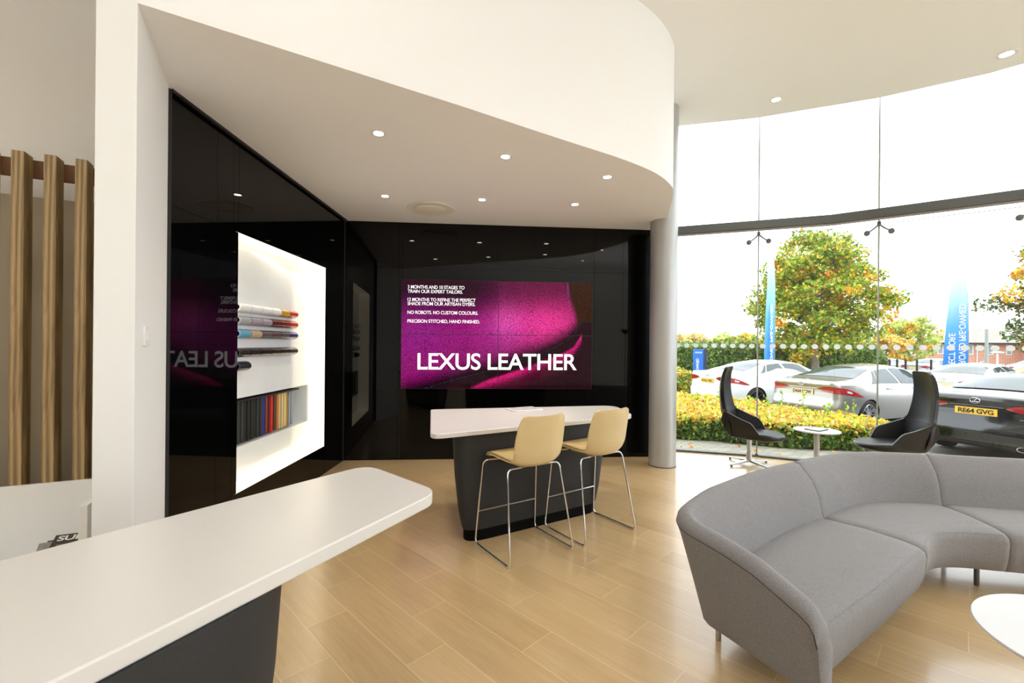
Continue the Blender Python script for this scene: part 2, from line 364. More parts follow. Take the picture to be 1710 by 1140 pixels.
# lowered ceiling block with its curved fascia
edge = [(-1.845, 2.217), (-.33, 3.176)]+[tuple(p) for p in spline([(-.33, 3.176), (.307, 3.60), (.913, 3.99), (1.277, 4.27), (1.483, 4.481), (1.631, 4.689), (1.707, 4.845), (1.824, 5.24), (2.031, 5.987)], 6)][1:]
low = edge+[(2.22, 6.40), (2.22, 6.9), (-2.6, 6.5), (-2.6, 3.0), (-2.24, 2.93)]
o = struct(MB().prism(low, ZL, ZC).obj('ceiling', 'soffit_paint', smooth=True, ang=30)); o['label'] = 'lowered ceiling with curved fascia'

# partition ending in the white pillar
d = Vector((-.39, .71)).normalized(); q = Vector((-d.y, d.x)) # q points to the far left side
A = Vector((-1.845, 2.217)); Bp = A+d*.81; 
part = [A, Bp, Bp+d*.05, Bp+d*.05+q*.155, A+q*.155]
struct(MB().prism([tuple(p) for p in part], 0, ZC).obj('wall_partition', 'white_paint', smooth=False, bevel=.003))
# wall continuing behind (hides the void between partition and black wall)
struct(MB().prism([(-2.30, 3.0), (-2.45, 2.95), (-2.95, 3.9), (-3.0, 6.6), (-2.85, 6.6), (-2.85, 3.9)], 0, ZC).obj('wall_partition', 'white_paint', smooth=False))

def panel_wall(name, p0, p1, sseams, zseams, hole=None, thick=.02, top=ZL, m='black_gloss', flip=1):
    """gloss panels with 3 mm gaps on a line from p0 to p1 (front face on the line)"""
    p0 = Vector(p0); p1 = Vector(p1); x = (p1-p0).normalized(); L = (p1-p0).length; nrm = Vector((-x.y, x.x))*flip
    mm = Matrix(((x.x, nrm.x, 0, p0.x), (x.y, nrm.y, 0, p0.y), (0, 0, 1, 0), (0, 0, 0, 1)))
    S = [0]+list(sseams)+[L]; mb = MB(); g = .0015
    for a, b in zip(S[:-1], S[1:]):
        Z = [.0]+list(zseams)+[top]
        for c, e in zip(Z[:-1], Z[1:]):
            if hole and a >= hole[0]-.01 and b <= hole[1]+.01 and c >= hole[2]-.01 and e <= hole[3]+.01: continue
            mb.box(a+g, b-g, 0, thick, c+g, e-g, mm)
    if hole:
        h4 = (hole[0]-.015, hole[1]+.015, hole[2]-.015, hole[3]+.015)
        for r in ((0, h4[0], 0, top), (h4[1], L, 0, top), (h4[0], h4[1], 0, h4[2]), (h4[0], h4[1], h4[3], top)):
            mb.box(r[0], r[1], thick+.002, thick+.03, r[2], r[3], mm)
    else: mb.box(0, L, thick+.002, .3, 0, top, mm)
    return struct(mb.obj(name, m, smooth=False)), mm
# left wall along x=-2.27; niche y 3.75..5.51 z .34..2.50
N0, N1, NZ0, NZ1 = 3.75, 5.51, .34, 2.50
wl_, _ = panel_wall('wall_left', (-2.27, 2.95), (-2.27, 6.14), [3.48-2.95, 3.68-2.95, N0-2.95, N1-2.95], [NZ0, NZ1], hole=(N0-2.95, N1-2.95, NZ0, NZ1))
wb_, BM = panel_wall('wall_back', (-2.27, 6.14), (2.24, 6.522), [.72, .765, 2.10, 3.44, 3.86], [.93, 2.62])
struct(MB().box(-2.62, -2.268, 6.10, 6.2, 0, ZL).obj('trim_4', 'black_matt', smooth=False))
struct(MB().box(-2.262, -2.24, 2.93, 2.97, 0, ZL-.01).obj('trim_1', 'black_matt', smooth=False))
struct(MB().box(-2.25, -2.235, 2.97, 6.12, ZL-.02, ZL).obj('trim_2', 'black_matt', smooth=False))
# outer room walls (left room and behind the camera)
struct(MB().box(-6.35, -6.2, -5.4, 5.0, 0, ZC).obj('wall_left_room', 'beige_wall', smooth=False))
struct(MB().box(-6.3, 9.2, -5.55, -5.4, 0, ZC+.6).obj('wall_behind', 'white_paint', smooth=False))
# wall behind the slats
C0 = Vector((-3.61, 3.2)); dS = Vector((.9, .43)).normalized(); nS = Vector((-dS.y, dS.x))
SM = Matrix(((dS.x, nS.x, 0, C0.x), (dS.y, nS.y, 0, C0.y), (0, 0, 1, 0), (0, 0, 0, 1)))
struct(MB().box(-2.9, 1.2, .42, .55, 0, ZC, SM).obj('wall_behind_slats', 'beige_wall', smooth=False))
struct(MB().box(-2.9, 1.2, .39, .42, 0, 2.72, SM).obj('trim_3', mat('beige_lower_panel', (.46, .39, .28, 1), .6), smooth=False))

# ------------------------------------------------------------------ curved window wall
ZT0, ZT1 = 3.24, 3.375
for i in range(len(G)-1):
    a = Vector(G[i]); b = Vector(G[i+1]); x = (b-a).normalized(); L = (b-a).length; n = Vector((x.y, -x.x)) # n points inward (-)
    mm = Matrix(((x.x, -n.x, 0, a.x), (x.y, -n.y, 0, a.y), (0, 0, 1, 0), (0, 0, 0, 1)))
    w = struct(MB().box(.006, L-.006, 0, .015, .02, ZC+.5, mm).obj('window_%d' % (i+1), 'glass', smooth=False))
    # frosted dots across the pane
    mb = MB(); k = 11 if i else 11; sp = .1265; n0 = (L-sp*(k-1))/2
    for j in range(k):
        c = n0+sp*j
        mb.add([tuple(mm @ Vector((c+.038*math.cos(t*PI/12), dy, 1.60+.034*math.sin(t*PI/12)))) for dy in (-.002, -.0005) for t in range(24)],
               [tuple(range(24)), tuple(range(47, 23, -1))]+[(t, (t+1) % 24, 24+(t+1) % 24, 24+t) for t in range(24)])
    mb.obj('frosted_dots', 'dot', w, smooth=False) if 'dot' in M else mb.obj('frosted_dots', M.setdefault('dot', mat('frosted_white_film', (.75, .78, .78, 1), .6)), w, smooth=False)
    MB().box(-.009, .009, -.004, .019, .02, ZC+.5, mm).obj('glazing_joint', M.setdefault('joint', mat('green_grey_glazing_joint', srgb(165, 172, 164), .4)), w, smooth=False)
    struct(MB().box(-.02, L+.02, -.03, .07, 0, .025, mm).obj('trim_%d' % (i+10), 'steel_dark', smooth=False))
    # spider fitting at the joint under the transom
    if i:
        up = mm
        t = thing('glass_fitting', {1: 'twin ball steel glass fitting under grey bar, nearer the column', 2: 'twin ball steel glass fitting under grey bar, right of the maple', 3: 'steel glass fitting under the bar at right picture edge'}.get(i, 'twin ball steel glass fitting on the window wall'), 'fitting', (a.x, a.y, 0), math.atan2(x.y, x.x), 'glass fittings under the transom')
        MB().box(-.02, .02, -.05, -.005, 3.19, 3.245).obj('bracket', 'steel_fit', t, bevel=.004)
        for s in (-1, 1):
            MB().tube([(s*.01, -.03, 3.20), (s*.06, -.035, 3.15), (s*.125, -.03, 3.105)], [.012, .010, .009]).obj('arm', 'steel_fit', t)
            MB().tube([(s*.125, -.055, 3.105), (s*.125, -.05, 3.105), (s*.125, -.022, 3.105), (s*.125, .0, 3.105)], [.018, .033, .036, .026], n=16).obj('clamp_disc', 'steel_fit', t)
bn = [(2.16, 6.945), (4.30, 6.14), (6.25, 4.68), (7.65, 2.95), (8.55, .8), (8.93, -1.5), (8.95, -5.3)]
for i in range(len(bn)-1):
    a = Vector(bn[i]); b = Vector(bn[i+1]); x = (b-a).normalized(); L = (b-a).length
    mm = Matrix(((x.x, -x.y, 0, a.x), (x.y, x.x, 0, a.y), (0, 0, 1, 0), (0, 0, 0, 1)))
    o = struct(MB().box(.004, L-.004, -.06, .045, ZT0+.02, ZT1, mm).obj('trim_%d' % (i+30), 'steel_dark', smooth=False, bevel=.004))
    MB().box(.004, L-.004, -.03, .02, ZT0, ZT0+.02, mm).obj('blind_rail', M.setdefault('railgrey', mat('pale_grey_rail', srgb(170, 165, 160), .5)), o, smooth=False)
    MB().tube([mm @ Vector((0, -.02, 3.185)), mm @ Vector((L, -.02, 3.185))], .004, 6).obj('cable', 'steel_fit', o)

# column
t = thing('column', 'round silver grey structural column between black wall and window', 'column', (2.02, 6.06, 0), kind='structure')
MB().lathe([(.181, .0), (.181, .012)]).obj('base_ring', 'steel_dark', t)
MB().lathe([(.176, .012), (.176, ZC+.05)], 64).obj('shaft', 'column_paint', t)

# ------------------------------------------------------------------ video wall
def tv():
    t = thing('video_wall', 'four-panel video wall showing magenta leather on the black wall', 'screen')
    # local frame: s along wall, z up, front at y=-.012
    W_, H_ = 2.65, 1.495; s0 = .758; z0 = .975
    mm = BM @ Matrix.Translation((s0, -.03, z0))
    nu, nv = 236, 132
    sx = [-.1, .05, .14, .25, .4, .5, .62, .7, .8, .87, .92, .94]; sy = [1.12, 1.04, 1.0, .94, .87, .82, .74, .70, .62, .55, .47, .38]
    rx = [.36, .45, .55, .65, .75, .84, .9, .945]; ry = [1.0, .93, .87, .81, .745, .68, .62, .50]
    S = lambda x, a, b: (lambda q: q*q*(3-2*q))(np.clip((x-a)/(b-a), 0, 1))
    for r in range(2):
        for c in range(2):
            u = np.linspace(c*.5, c*.5+.5, nu); v = np.linspace(r*.5, r*.5+.5, nv); U, V = np.meshgrid(u, v)
            vs = np.interp(U, sx, sy, left=1.12); vr = np.interp(U, rx, ry, left=1.3, right=.2)
            d = vs-V
            up = S(d, .0, .20)
            magenta = np.stack([.62+.25*S(U, .35, .8), .012+.03*S(U, .3, .6), .30+.02*V], -1)
            shade = .35+.65*S(V, .05, .42)
            shade = np.where(U < .5, shade*(1-.90*(1-S(V, .05, .52))*(1-S(U, .3, .62))), shade)
            shade *= .55+.6*np.exp(-((U-.62)**2/.06+(V-.40)**2/.035))+.25*np.exp(-((U-.8)**2/.02+(V-.3)**2/.05))
            col = magenta*(shade*up)[..., None]
            purp = np.exp(-((U-.05)**2/.05+(V-.5)**2/.07))+.8*np.exp(-((U-.52)**2/.02+(V-.5)**2/.03))
            col = col*(1-.45*np.clip(purp, 0, 1)[..., None])+np.array([.20, .012, .20])*(purp*up*.8)[..., None]
            hi = np.exp(-((U-.54)**2/.004+(V-.38)**2/.02)); col += np.array([.35, .08, .22])*(hi*up*.6)[..., None]
            col = np.maximum(col, np.array([.035, .004, .016])*(1-.5*V)[..., None])
            # dark brown right side
            rb = np.interp(V, [0, .1, .25, .35, .5, .6], [.86, .875, .905, .92, .935, .95]); k = S(U-rb, -.025, .012)*S(-(V-.62), -.2, 0)
            col = col*(1-k[..., None])+np.array([.045, .012, .003])*k[..., None]
            fold = np.exp(-((U-(.865+.06*V))/.006)**2)*(1-S(V, .05, .28)); col += np.array([.18, .02, .16])*fold[..., None]
            # below the seam: dark, then the pink ridge
            bl = S(-d, 0, .02); low_ = np.array([.022, .003, .008])
            rd = V-vr; ridge = np.exp(-(np.maximum(0, -rd)/.012)**2)*np.exp(-(np.maximum(0, rd)/.05)**2)*(U < .955)
            lowc = low_+np.array([.75, .008, .20])*ridge[..., None]*(.35+.65*S(U, .3, .5))[..., None]*(.6+.4*S(np.abs(U-.75), .0, .2))[..., None]
            lowc += np.array([.05, .001, .012])*np.exp(-((V-vr-.10)/.07)**2)[..., None]*(U < .9)[..., None]
            col = col*(1-bl[..., None])+lowc*bl[..., None]
            st = np.abs(d-.004) < .011; dash = (np.mod(U*34+V*7, 1) < .75)
            col = np.where((st & dash)[..., None], np.array([.006, .006, .010]), col)
            ed = (np.abs(d-.010) < .0022) & dash; col = np.where(ed[..., None], np.array([.05, .05, .07]), col)
            g = .0035
            X = (c*.5*W_+g)+(U-c*.5)/.5*(W_/2-2*g); Z = H_-(r*.5*H_+g)-(V-r*.5)/.5*(H_/2-2*g)
            P = np.stack([X.ravel(), np.zeros(X.size), Z.ravel()], -1)
            idx = np.arange(nu*nv).reshape(nv, nu); F = np.stack([idx[:-1, :-1], idx[:-1, 1:], idx[1:, 1:], idx[1:, :-1]], -1).reshape(-1, 4)
            me = bpy.data.meshes.new('screen_panel'); me.from_pydata(P.tolist(), [], F.tolist()); me.update()
            ca = me.color_attributes.new('picture', 'FLOAT_COLOR', 'POINT')
            ca.data.foreach_set('color', np.c_[np.clip(col, 0, 1).reshape(-1, 3), np.ones(X.size)].astype(np.float32).ravel())
            me.materials.append(M['screen']); me.transform(mm @ Matrix.Translation((0, -.001, 0)))
            o = bpy.data.objects.new('screen_panel', me); COL.objects.link(o); o.parent = t
            cx = c*.5*W_; cz = H_-(r+1)*.5*H_
            MB().box(cx, cx+W_/2, 0, .03, cz, cz+H_/2, mm).obj('bezel', 'black_matt', o, smooth=False)
    tm = mm @ Matrix.Rotation(PI/2, 4, 'X')
    def put(s, u0, u1, v0, v1, bold, name='caption'):
        text(s, (u1-u0)*W_, (v1-v0)*H_, 'screen_text', t, tm @ Matrix.Translation((u0*W_, H_-v1*H_, .004)), name, bold)
    put('LEXUS LEATHER', .085, .918, .672, .825, .011, 'headline')
    for s, u1, v0 in (('3 MONTHS AND 10 STAGES TO', .322, .054), ('TRAIN OUR EXPERT TAILORS.', .313, .094), ('12 MONTHS TO REFINE THE PERFECT', .380, .169), ('SHADE FROM OUR ARTISAN DYERS.', .378, .206), ('NO ROBOTS. NO CUSTOM COLOURS.', .393, .286), ('PRECISION STITCHED, HAND FINISHED.', .403, .366)):
        put(s, .032, u1, v0, v0+.031+(.004 if ',' in s else 0), .004)
tv()

# ------------------------------------------------------------------ lit display niche
t = thing('display_case', 'backlit white display niche set into the left black wall', 'display case')
XB = -2.47
# back panel with opening for the low shelf (y 3.75..5.49, z .65..1.09)
SZ0, SZ1 = .645, 1.085
mb = MB().box(XB-.012, XB, N0-.0, N1, SZ1, NZ1).box(XB-.012, XB, N0, N1, NZ0, SZ0)
mb.obj('back_panel', 'niche_white', t, smooth=False)
mb = MB(); e = .012
mb.box(XB, -2.275, N1, N1+e, NZ0, NZ1).box(XB, -2.275, N0-e, N0, NZ0, NZ1).box(XB, -2.275, N0-e, N1+e, NZ1, NZ1+e).box(XB, -2.275, N0-e, N1+e, NZ0-e, NZ0)
mb.obj('light_surround', 'warm_emit', t, smooth=False)
mb = MB().box(XB-.34, XB-.325, N0, N1, SZ0, SZ1).box(XB-.34, XB-.012, N0-.01, N1, SZ0-.012, SZ0).box(XB-.34, XB-.012, N0-.01, N1, SZ1, SZ1+.012).box(XB-.34, XB-.012, N1-.012, N1, SZ0, SZ1).box(XB-.34, XB-.012, N0-.012, N0, SZ0, SZ1)
mb.obj('shelf_recess', 'niche_white', t, smooth=False)
ld = bpy.data.lights.new('niche_strip', 'AREA'); ld.shape = 'RECTANGLE'; ld.size = 1.7; ld.size_y = .05; ld.energy = 1.2; ld.color = (1, .93, .8)
lo = bpy.data.objects.new('niche_strip', ld); COL.objects.link(lo); lo.parent = t; lo.location = (-2.33, (N0+N1)/2, NZ1-.01); lo.rotation_euler = (0, math.radians(8), PI/2)
# leather sample rolls: five rows of short bolsters on the back panel
rows = [(1.905, 6, ['ivory', 'ivory', 'ivory', 'ivory', 'ochre', 'scarlet']), (1.79, 6, ['silver grey', 'lilac grey', 'lilac grey', 'maroon', 'dark red', 'scarlet']),
        (1.67, 6, ['sky blue', 'tan', 'grey brown', 'plum grey', 'charcoal', 'royal blue']), (1.50, 6, ['black', 'black', 'black', 'dark brown', 'black', 'black']), (1.378, 1, ['navy black'])]
cc = {'ivory': (238, 240, 240), 'ochre': (190, 155, 25), 'scarlet': (185, 20, 22), 'silver grey': (165, 168, 172), 'lilac grey': (160, 150, 165), 'maroon': (92, 10, 22), 'dark red': (120, 14, 18),
      'sky blue': (95, 160, 190), 'tan': (185, 165, 130), 'grey brown': (90, 80, 84), 'plum grey': (82, 66, 72), 'charcoal': (72, 72, 70), 'royal blue': (22, 32, 130), 'black': (20, 14, 16), 'dark brown': (42, 26, 22), 'navy black': (18, 24, 34)}
rn = ['top', 'second', 'third', 'fourth', 'lowest']
def bolster(w):
    pr = [(0, -.043)]+[(.075*math.cos(a)**.75, .043*math.sin(a)) for a in [(-PI/2+PI*k/12) for k in range(1, 12)]]+[(0, .043)]
    f = lambda y, k: [(p[0]*k, y, p[1]*k) for p in pr]
    return MB().loft([f(0, 1), f(w, 1)])
fams = {}
for r, (z, n, cols) in enumerate(rows):
    for j, c in enumerate(cols):
        if c not in fams:
            fams[c] = mat('%s_leather' % c.replace(' ', '_'), srgb(*cc[c]), .3, bump=(120, .08), coat=.3, var=(6, .06))
        o = bolster(.172).obj('leather_sample_roll', fams[c])
        o.location = (XB+.003, 3.995+.181*j, z)
        place = ['first', 'second', 'third', 'fourth', 'fifth', 'last'][j]
        tag(o, '%s leather sample roll, %s from the left in the %s row' % (c, place, rn[r]) if n > 1 else 'navy black leather sample roll alone in the lowest row', 'sample', 'leather sample rolls in the lit display')
        cp = MB().prism([(.064*math.cos(-PI/2+PI*k/10), .036*math.sin(-PI/2+PI*k/10)) for k in range(11)], -.0012, .0)
        cp.xf(Matrix.Rotation(PI/2, 4, 'X')).obj('end_cap', M.setdefault('capbrown', mat('brown_roll_end', srgb(100, 88, 66), .6)), o, smooth=False)
# hanging sample boards under a black rail
rail = MB().box(XB-.32, XB-.012, 3.80, 5.30, 1.045, 1.062).obj('hanger_rail', 'black_matt', smooth=False, bevel=.002); tag(rail, 'flat black hanging rail in the low shelf of the lit display', 'rail')
bc = [('charcoal', 8, (44, 46, 46)), ('black', 4, (22, 26, 20)), ('graphite', 2, (42, 46, 48)), ('royal blue', 1, (26, 40, 140)), ('dusty red', 1, (120, 62, 50)), ('crimson', 1, (105, 20, 20)), ('scarlet', 1, (235, 8, 8)), ('dark brown', 1, (66, 54, 46)), ('orange tan', 1, (185, 118, 48)),
      ('sand', 1, (205, 182, 132)), ('pale oak', 1, (215, 190, 135)), ('cream', 1, (220, 200, 140)), ('mustard', 1, (165, 130, 40)), ('silver grey', 2, (150, 156, 168))]
y = 3.83; k = 0
pitch = (5.26-3.83)/27
for nme, cnt, c in bc:
    mm_ = mat('%s_sample_cloth' % nme.replace(' ', '_'), srgb(*c), .7, bump=(200, .1))
    for j in range(cnt):
        o = MB().box(XB-.30, XB-.035+.004*math.sin(k*2.1), 0, pitch*.72, .662+.004*math.cos(k*1.7), 1.04).obj('sample_board', mm_, smooth=False, bevel=.003)
        o.location = (0, y+pitch*k, 0)
        lab = '%s sample board hanging in the shelf of the lit display' % nme
        tag(o, lab if cnt == 1 else '%s sample board, one of several alike hanging in the lit display shelf' % nme, 'sample', '%s sample boards' % nme if cnt > 1 else 'hanging sample boards'); k += 1
# small light switch on the partition
sm = Matrix(((d.x, -q.x, 0, A.x), (d.y, -q.y, 0, A.y), (0, 0, 1, 0), (0, 0, 0, 1)))
t = thing('wall_switch', 'white oblong wall switch plate on the white pillar', 'switch')
MB().box(.165, .255, 0, .012, 1.572, 1.674, sm).obj('plate', 'white_trim', t, bevel=.002)
MB().box(.19, .23, .012, .016, 1.60, 1.646, sm).obj('rocker', 'white_paint', t, bevel=.001)

# ------------------------------------------------------------------ ceiling lights
def downlight(x, y, z, r, label, group, energy=22, spot=1.9):
    t = thing('downlight', label, 'ceiling light', (x, y, z), 0, group)
    MB().lathe([(r*.66, .0), (r*.70, -.006), (r*.98, -.006), (r, -.001), (r, .0)]).obj('trim_ring', 'white_trim', t)
    MB().lathe([(.001, -.001), (r*.62, -.001), (r*.62, .0), (.001, 0)]).obj('lens', 'lamp_emit', t)
    if energy:
        l = bpy.data.lights.new('lamp', 'SPOT'); l.energy = energy; l.spot_size = spot; l.spot_blend = .8; l.shadow_soft_size = .06; l.color = (1, .93, .82)
        lo = bpy.data.objects.new('lamp', l); COL.objects.link(lo); lo.parent = t; lo.location = (0, 0, -.02)
for x, y, lab in ((-1.066, 3.569, 'nearest left'), (-.073, 3.992, 'middle near'), (.921, 4.454, 'near right by the curved edge'), (-1.442, 5.096, 'far left beside the round vent'), (-.358, 5.193, 'far middle'), (.726, 5.339, 'far right')):
    downlight(x, y, ZL, .058, 'lit recessed downlight in the lowered ceiling, %s' % lab, 'downlights in the lowered ceiling', 26)
downlight(5.267, 4.852, ZC, .085, 'lit recessed downlight in the high ceiling, top right corner', 'downlights in the high ceiling', 60)
downlight(3.344, 5.788, ZC, .075, 'lit recessed downlight in the high ceiling near the column', 'downlights in the high ceiling', 60)
for i, (x, y) in enumerate([(x, y) for y in (2.2, .2, -1.8, -3.8) for x in (-1.2, 1.6, 4.4, 7.0)]):
    downlight(x, y, ZC, .08, 'recessed downlight in the high ceiling behind the viewpoint', 'downlights behind the viewpoint', 10, 2.4)
for x, y in ((-4.6, 2.2), (-3.3, 1.2), (-4.6, -.5), (-3.0, -2.4)):
    downlight(x, y, ZC, .08, 'recessed downlight in the high ceiling left of the pillar', 'downlights left of the pillar', 38, 2.2)
for x, y in ((-3.9, -1.4), (1.9, -2.2), (5.6, -2.6)):  # uplighters out of view, added as fill light for the ceilings
    t = thing('fill_uplighter', 'unseen black uplighter added behind the viewpoint to brighten the ceilings', 'fill lamp', (x, y, 0), 0, 'added uplighters behind the viewpoint')
    MB().lathe([(.001, 0), (.16, 0), (.16, .015), (.02, .03), (.001, .03)], 32).obj('base', 'black_matt', t)
    MB().lathe([(.014, .03), (.014, 2.0)], 12).obj('pole', 'black_matt', t)
    MB().lathe([(.02, 1.98), (.09, 2.03), (.17, 2.14), (.165, 2.14), (.085, 2.04), (.001, 2.02)], 32).obj('bowl_shade', 'black_matt', t)
    l = bpy.data.lights.new('lamp', 'SPOT'); l.energy = 245; l.spot_size = 2.7; l.spot_blend = .6; l.shadow_soft_size = .1; l.color = (.95, .98, 1)
    lo = bpy.data.objects.new('lamp', l); COL.objects.link(lo); lo.parent = t; lo.location = (0, 0, 2.13); lo.rotation_euler = (PI, 0, 0)
t = thing('air_vent', 'round cream ceiling air diffuser in the lowered ceiling', 'vent', (-1.013, 5.557, ZL))
MB().lathe([(.20, -.004), (.285, -.012), (.29, -.006), (.285, 0), (.20, 0)], 48).obj('outer_ring', 'vent', t)
MB().lathe([(.001, .0), (.235, 0), (.235, -.003), (.001, -.003)], 48).obj('dark_throat', 'black_matt', t)
MB().lathe([(.001, -.022), (.17, -.022), (.195, -.014), (.19, -.008), (.001, -.008)], 48).obj('centre_disc', 'vent', t)

# ------------------------------------------------------------------ slatted oak screen, window seat box, magazines
t = thing('slatted_screen', 'vertical oak slat screen with dark top rail left of white pillar', 'screen')
MB().box(-.45, .95, .125, .16, 2.80, 2.93, SM).obj('top_rail', 'rail_wood', t, smooth=False)
for i in range(-2, 6):
    s = .043+.173*i
    o = MB().box(0, .07, 0, .125, 0, 2.95).obj('slat', 'oak', t, smooth=False, bevel=.003)
    o.matrix_local = SM @ Matrix.Translation((s, 0, 0))
t = thing('magazine_trough', 'low white open box with magazines below the oak slats', 'box')
MB().box(-2.0, .705, -.06, -.005, 0, .56, SM).obj('back_panel', 'white_paint', t, smooth=False, bevel=.003)
MB().box(.66, .705, -.72, -.06, 0, .56, SM).obj('end_panel', 'white_paint', t, smooth=False, bevel=.003)
MB().box(-2.0, .66, -.72, -.06, .02, .05, SM).obj('bottom_panel', 'white_paint', t, smooth=False)
def magazine(s, y, z, rz, tilt, label, m, w=.21, h=.28, th=.008):
    t = thing('magazine', label, 'magazine', group='magazines in the trough'); mm = SM @ Matrix.Translation((s, y, z)) @ Matrix.Rotation(rz, 4, 'Z') @ Matrix.Rotation(tilt, 4, 'X')
    MB().box(-w/2, w/2, 0, h, -th, 0, mm).obj('pages', 'paper_white', t, smooth=False)
    MB().box(-w/2-.002, w/2, -.002, h+.002, 0, .001, mm).obj('cover', m, t, smooth=False)
    return t, mm
magazine(.42, -.43, .06, .12, .45, 'lower magazine of the small pile in the white trough', 'paper_grey')
magazine(.44, -.42, .065, .05, .45, 'second magazine in the pile in the white trough', 'paper_dark')
tt, mm = magazine(.46, -.41, .09, -.02, .45, 'dark magazine with pale SUR masthead on the white trough pile', 'paper_dark')
text('SUR', .15, .045, 'paper_white', tt, mm @ Matrix.Translation((-.085, .222, .0022)), 'masthead', .02)
MB().box(-.075, .075, .03, .19, .001, .002, mm).obj('cover_photo', 'paper_grey', tt, smooth=False)
o = MB().box(-.16, .16, -.11, .11, 0, .012, SM @ Matrix.Translation((-.15, -.3, .232)) @ Matrix.Rotation(.3, 4, 'Z')).obj('brochure', mat('cream_card', srgb(225, 218, 195), .5), smooth=False); tag(o, 'flat cream brochure lying at the left end of the white trough', 'brochure')

# ------------------------------------------------------------------ counters
def counter(label, top, z1, th, base, zb, inset, rad_top, rad_base):
    t = thing('counter', label, 'counter')
    ring = bez(top, rad_top, 8)
    MB().prism(ring, z1-th, z1).obj('worktop', 'solid_surface', t, bevel=.006, seg=3)
    b = [(Vector(p)) for p in base]; c = sum(b, Vector((0, 0)))/len(b)
    def sc(k): return bez([tuple(c+(p-c)*(1-k/((p-c).length))) for p in b], rad_base, 8)
    rings = []
    for z, k in ((z1-th, 0), (.55, inset*.25), (.25, inset*.7), (.13, inset), (.09, inset*1.15)):
        rings.append([(x, y, z) for x, y in sc(k)])
    MB().loft(rings[::-1]).obj('base', 'fabric_dark', t, ang=50)
    r2 = [[(x, y, z) for x, y in sc(inset*1.3)] for z in (0, .09)]
    MB().loft(r2).obj('plinth', 'plinth', t)
    return t
counter('long white topped counter in the foreground with dark base', [(-.80, 2.53), (-.33, 2.09), (-1.40, -.10), (-2.50, .02)], .92, .052,
        [(-1.02, 1.90), (-.66, 1.38), (-1.30, .10), (-1.90, .15)], .0, .09, [.13, .10, .2, .2], [.18, .22, .2, .2])
counter('white topped bar table with dark base in front of video wall', [(-.83, 4.66), (-.60, 3.36), (1.19, 4.40), (1.16, 5.10)], .92, .038,
        [(-.42, 4.30), (-.51, 3.49), (.93, 4.36), (.88, 4.82)], .0, .085, [.05, .12, .12, .20], [.22, .30, .12, .12])
t = thing('tablet', 'thin white tablet lying on the bar table', 'tablet', (.13, 4.70, .921), math.radians(-62))
MB().prism(bez([(-.12, -.165), (.12, -.165), (.12, .165), (-.12, .165)], .015), 0, .009).obj('case', 'white_trim', t, bevel=.002)
MB().box(-.105, .105, -.145, .145, .009, .0098).obj('screen', M.setdefault('padscreen', mat('pale_grey_screen', (.74, .74, .75, 1), .2)), t, smooth=False)

# ------------------------------------------------------------------ bar stools
def make_stool(label):
    t = thing('bar_stool', label, 'bar stool', group='bar stools at the bar table')
    # spine from front lip of the seat to top of the back: (x, z, half width, edge lift)
    sp = spline([(.240, .690, .17, 0), (.232, .708, .205, .0), (.14, .712, .222, .012), (-.02, .695, .222, .022), (-.14, .680, .214, .03), (-.205, .705, .208, .034), (-.235, .775, .212, .034), (-.25, .88, .212, .030), (-.27, .99, .202, .026), (-.278, 1.05, .186, .02), (-.282, 1.072, .150, .014)], 5)
    def sheet(off, kw, a, b, rib=0):
        rings = []; S = sp[a:b]; top = []; bot = []
        for i, p in enumerate(S):
            q0 = S[max(i-1, 0)]; q1 = S[min(i+1, len(S)-1)]; dx, dz = q1[0]-q0[0], q1[1]-q0[1]; l = math.hypot(dx, dz)+1e-9
            nx, nz = dz/l, -dx/l   # towards the sitter
            if nx < 0 and abs(dx) < abs(dz): nx, nz = -nx, -nz
            if abs(dx) > abs(dz) and nz < 0: nx, nz = -nx, -nz
            row = []
            th = .011
            rr = rib*abs(math.sin(i*1.15)) if rib else 0
            for k in range(17):
                v = -1+k/8; y = p[2]*1.05*kw*v; lf = p[3]*abs(v)**2.6*1.6; o_ = off+rr*(1-v**6)
                row.append((p[0]+nx*(lf+o_+th/2), y, p[1]+nz*(lf+o_+th/2)))
            for k in range(16, -1, -1):
                v = -1+k/8; y = p[2]*1.05*kw*v; lf = p[3]*abs(v)**2.6*1.6
                row.append((p[0]+nx*(lf+off-th/2), y, p[1]+nz*(lf+off-th/2)))
            rings.append(row)
        return MB().loft(rings)
    sheet(0, 1, 0, len(sp)).obj('shell', 'beige_shell', t, ang=60)
    sheet(.012, .94, 2, len(sp)-2, .006).obj('seat_pad', 'beige_pad', t, ang=60)
    for s in (-1, 1):
        pts = [(.16, s*.10, .678), (.195, s*.262, .678), (.255, s*.295, .012), (-.255, s*.295, .012), (-.13, s*.245, .672), (-.10, s*.10, .662)]
        fr = MB().tube(bez(pts, .05, 5, False), .0068, 10).obj('sled_leg', 'chrome', t)
        MB().box(-.235, .235, s*.295-.007, s*.295+.007, 0, .008).obj('glide', M.setdefault('glide', mat('clear_plastic_glide', (.55, .5, .42, 1), .3)), fr, smooth=False)
    MB().tube([(.232, -.28, .265), (.232, .28, .265)], .006, 10).obj('footrest', 'chrome', t)
    MB().box(-.11, .15, -.105, .105, .662, .670).obj('mounting_plate', 'chrome', t, bevel=.003)
    return t
s0 = make_stool('beige leather bar stool on chrome sled legs, nearer the long counter'); s0.location = (.106, 3.578, 0); s0.rotation_euler = (0, 0, math.radians(123.5))
copy_tree(s0, 'beige leather bar stool on chrome sled legs, nearer the column', (.690, 3.935, 0), math.radians(125))

